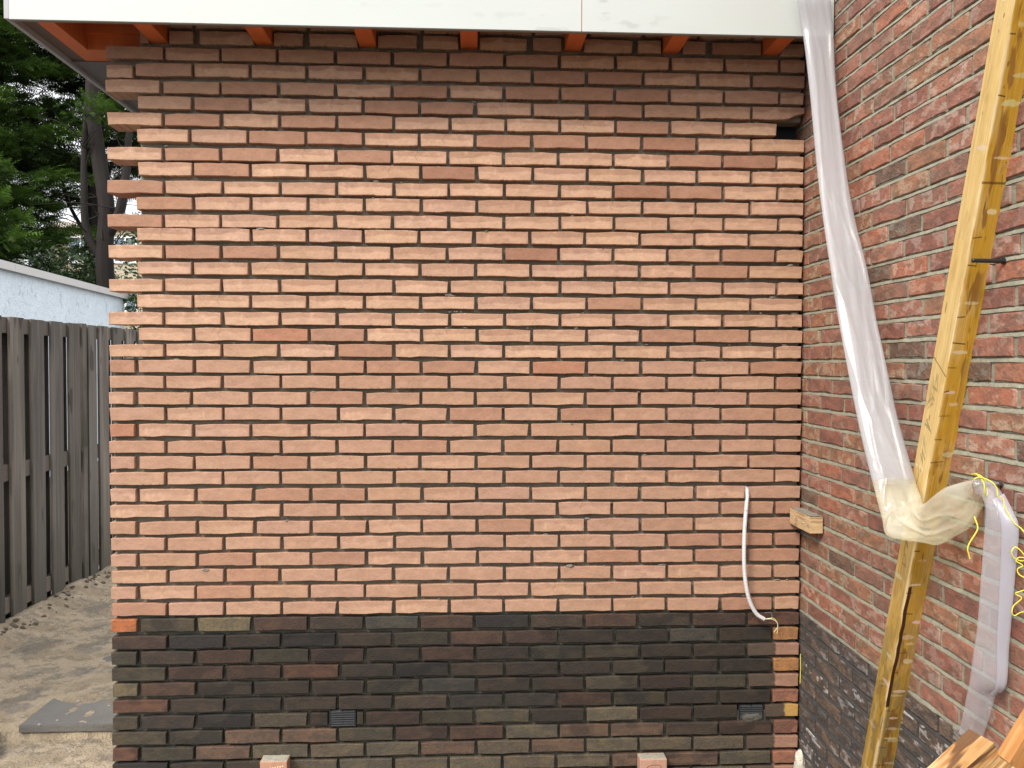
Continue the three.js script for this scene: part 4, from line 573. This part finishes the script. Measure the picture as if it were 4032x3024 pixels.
// ---------------------------------------------------------------- trees behind the garage
{
  const leafMat = (tr) => new THREE.MeshPhysicalMaterial({ color: lin(1, 1, 1), roughness: 0.9, specularIntensity: 0.3, transmission: tr, thickness: 0, side: THREE.DoubleSide });
  const frond = () => { const P = [], U = []; const R = mulberry(77); for (let k = 0; k < 11; k++) { const t = k / 10, x = t * 0.30, s = k % 2 ? 1 : -1, l = 0.13 * (1 - 0.65 * t), dz = s * l, dr = -0.05 * t * t; const b = [x, dr, 0], a = [x + 0.035, dr, 0], tip = [x + l * 0.75, dr - 0.015 + (R() - 0.5) * 0.03, dz]; P.push(...b, ...a, ...tip); const tip2 = [x + l * 0.35 + 0.02, dr + (R() - 0.5) * 0.04, dz * 0.75]; P.push(...b, ...tip2, ...a); } P.push(0, 0, 0.006, 0.36, -0.05, 0, 0, 0, -0.006); const g = new THREE.BufferGeometry(); g.setAttribute('position', new THREE.Float32BufferAttribute(P, 3)); g.computeVertexNormals(); return g; };
  const frondG = frond(), mBark = std({ map: texture(128, 256, (u, v) => { const n = fbm(u * 12, v * 4, 221, 4, 12, 4), k = 0.5 + 0.8 * n; return [0.022 * k, 0.018 * k, 0.016 * k]; }), roughness: 1 });
  const M = new THREE.Matrix4(), Q = new THREE.Quaternion(), S = new THREE.Vector3(), V = new THREE.Vector3(), C = new THREE.Color();
  const aim = (d, roll) => { const x = d.clone().normalize(), y = new THREE.Vector3(0, 1, 0).addScaledVector(x, -x.y).normalize(), z = x.clone().cross(y); Q.setFromRotationMatrix(new THREE.Matrix4().makeBasis(x, y, z)); return Q.multiply(new THREE.Quaternion().setFromAxisAngle(new THREE.Vector3(1, 0, 0), roll)); };
  function conifer(label, x, z, H, base, rad, boughs, per, seed, group) {
    const R = mulberry(seed), q = (a, b) => a + (b - a) * R(), o = thing('conifer_tree', label, 'tree', [x, 0, z], group);
    mesh('trunk', tube([[0, -0.1, 0], [0.05, H * 0.3, 0.03], [-0.04, H * 0.7, 0], [0, H, 0]], (t) => 0.26 * (1 - 0.92 * t) * H / 12, 30, 10), mBark, o);
    const mats = [], cols = [];
    for (let b = 0; b < boughs; b++) {
      const t = Math.pow(R(), 0.85), y = base + (H - base) * t, L = rad * (Math.pow(1 - t, 0.7) * 0.9 + 0.12) * q(0.65, 1.12), az = q(0, 6.283), rise = q(0.02, 0.4), lumpy = q(0.7, 1.3);
      if (b < 34) mesh('branch', tube([[0, y - 0.3, 0], [Math.cos(az) * L * 0.45, y + rise * L * 0.3, Math.sin(az) * L * 0.45], [Math.cos(az) * L * 0.9, y + rise * L * 0.4, Math.sin(az) * L * 0.9]], (s) => 0.055 * (1 - 0.85 * s), 8, 6), mBark, o);
      for (let k = 0; k < per; k++) {
        const s = Math.pow(R(), 0.6), sp = (0.10 + 0.34 * Math.sin(Math.PI * Math.min(1, s * 1.02))) * L * 0.42 * lumpy, a2 = az + q(-1, 1) * 0.6 * (1 - 0.4 * s), px = Math.cos(az) * L * s + q(-sp, sp), pz = Math.sin(az) * L * s + q(-sp, sp), py = y + rise * L * s * (1 - 0.55 * s) + q(-0.45, 0.30) * sp;
        V.set(px, py, pz); const d = new THREE.Vector3(Math.cos(a2 + q(-0.5, 0.5)), q(-0.35, 0.75), Math.sin(a2 + q(-0.5, 0.5))); const sc = q(0.5, 1.1); M.compose(V, aim(d, q(-0.9, 0.9)), S.set(sc, sc, sc)); mats.push(M.clone());
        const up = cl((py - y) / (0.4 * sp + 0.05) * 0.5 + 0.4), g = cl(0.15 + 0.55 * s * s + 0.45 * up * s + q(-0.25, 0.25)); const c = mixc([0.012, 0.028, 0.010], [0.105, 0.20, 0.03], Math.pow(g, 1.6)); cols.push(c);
      }
    }
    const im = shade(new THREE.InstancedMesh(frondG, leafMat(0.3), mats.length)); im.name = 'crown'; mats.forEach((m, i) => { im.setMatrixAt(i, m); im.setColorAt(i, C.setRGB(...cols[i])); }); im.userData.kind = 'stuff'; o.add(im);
  }
  conifer('dense dark green conifer rising above the left half of the garage', -9.2, -13.9, 13, 1.4, 3.4, 400, 150, 5);
  conifer('tall conifer with drooping bright tips beside the eaves, right of the dense one', -6.9, -15.2, 15, 5.1, 3.3, 280, 115, 9);
  conifer('farther shadowed conifer standing behind the bare trunks', -14.5, -22.5, 14, 2.0, 3.4, 160, 70, 13);
  { // bare trunks
    const R = mulberry(31), q = (a, b) => a + (b - a) * R();
    const tree = (label, x, z, limbs, twigs) => { const o = thing('bare_tree', label, 'tree', [x, 0, z], 'bare trunks beside the garage'); limbs.forEach(([p, r0, r1], i) => mesh(i ? 'branch' : 'trunk', tube(p, (t) => r0 + (r1 - r0) * t, 26, 9), mBark, o)); const g = []; for (let i = 0; i < twigs; i++) { const [p] = limbs[Math.floor(R() * limbs.length)], a = p[Math.floor(R() * (p.length - 1))], d = [q(-1, 1), q(-0.2, 1), q(-1, 1)], l = q(0.5, 1.5); const y0 = a[1] + q(0, 0.8); g.push(tube([[a[0], y0, a[2]], [a[0] + d[0] * l * 0.5, y0 + d[1] * l * 0.5 + 0.1, a[2] + d[2] * l * 0.5], [a[0] + d[0] * l, y0 + d[1] * l * q(0.6, 1.1), a[2] + d[2] * l]], (t) => 0.014 * (1 - 0.8 * t), 8, 5)); } const m = mesh('twigs', mergeGeometries(g), mBark, o); m.userData.kind = 'stuff'; };
    tree('thick dark leaning trunk seen between the toothed bricks and the garage', -5.72, -12.9, [[[[0.12, -0.1, 0], [0.1, 2, 0], [0.0, 3.6, 0], [0.05, 4.5, 0], [-0.08, 5.4, 0], [-0.2, 6.6, 0], [-0.1, 8, 0]], 0.21, 0.10], [[[0.0, 3.9, 0], [0.28, 4.35, 0.05], [0.42, 4.9, 0.1], [0.5, 6.2, 0]], 0.11, 0.05], [[[-0.02, 3.5, 0], [-0.26, 4.0, 0.1], [-0.32, 5.0, 0.1], [-0.3, 6.5, 0]], 0.075, 0.045]], 46);
    tree('slender dark trunk standing left of the thick leaning one', -7.0, -15.2, [[[[0, -0.1, 0], [0.05, 3, 0], [-0.03, 5.4, 0], [0.06, 7.4, 0], [0, 9.5, 0]], 0.10, 0.05], [[[0.0, 5.0, 0], [0.5, 5.9, 0], [0.75, 7.3, 0]], 0.05, 0.02], [[[0.0, 4.2, 0], [-0.5, 5.2, 0], [-0.65, 6.6, 0]], 0.045, 0.02]], 50);
  }
  { // evergreen shrub at the garage corner
    const leaf = new THREE.BufferGeometry(); leaf.setAttribute('position', new THREE.Float32BufferAttribute([0, 0, 0, 0.035, 0.006, 0.022, 0.085, -0.01, 0, 0, 0, 0, 0.085, -0.01, 0, 0.035, 0.006, -0.022], 3)); leaf.computeVertexNormals();
    const shrub = (label, x, z, h0, h1, r, n, seed) => { const R = mulberry(seed), q = (a, b) => a + (b - a) * R(), o = thing('evergreen_shrub', label, 'shrub', [x, 0, z]); mesh('stem', tube([[0, -0.1, 0], [0.03, h1 * 0.5, 0], [0, h1 * 0.9, 0.02]], (t) => 0.03 * (1 - 0.8 * t), 12, 6), mBark, o); const im = shade(new THREE.InstancedMesh(leaf, new THREE.MeshPhysicalMaterial({ color: lin(1, 1, 1), roughness: 0.35, side: THREE.DoubleSide }), n)); im.name = 'foliage'; im.userData.kind = 'stuff'; for (let i = 0; i < n; i++) { const y = q(h0, h1), a = q(0, 6.283), k = Math.sqrt(R()) * r * (0.6 + 0.6 * fbm(a * 1.5, y * 2, seed, 2)); V.set(Math.cos(a) * k, y, Math.sin(a) * k); const sc = q(0.7, 1.4); M.compose(V, aim(new THREE.Vector3(q(-1, 1), q(-0.8, 0.5), q(-1, 1)), q(-1, 1)), S.set(sc, sc, sc)); im.setMatrixAt(i, M); const g = R(); im.setColorAt(i, C.setRGB(0.025 + 0.035 * g, 0.05 + 0.055 * g, 0.02 + 0.012 * g)); } o.add(im); };
    shrub('glossy evergreen shrub at the far corner of the garage', -4.72, -12.6, 0.1, 4.35, 0.62, 5200, 41);
    shrub('low dark evergreen shrub behind the garage coping under the trunks', -6.5, -13.3, 1.6, 3.75, 0.85, 5200, 43);
  }
}

renderer.render(scene, camera);
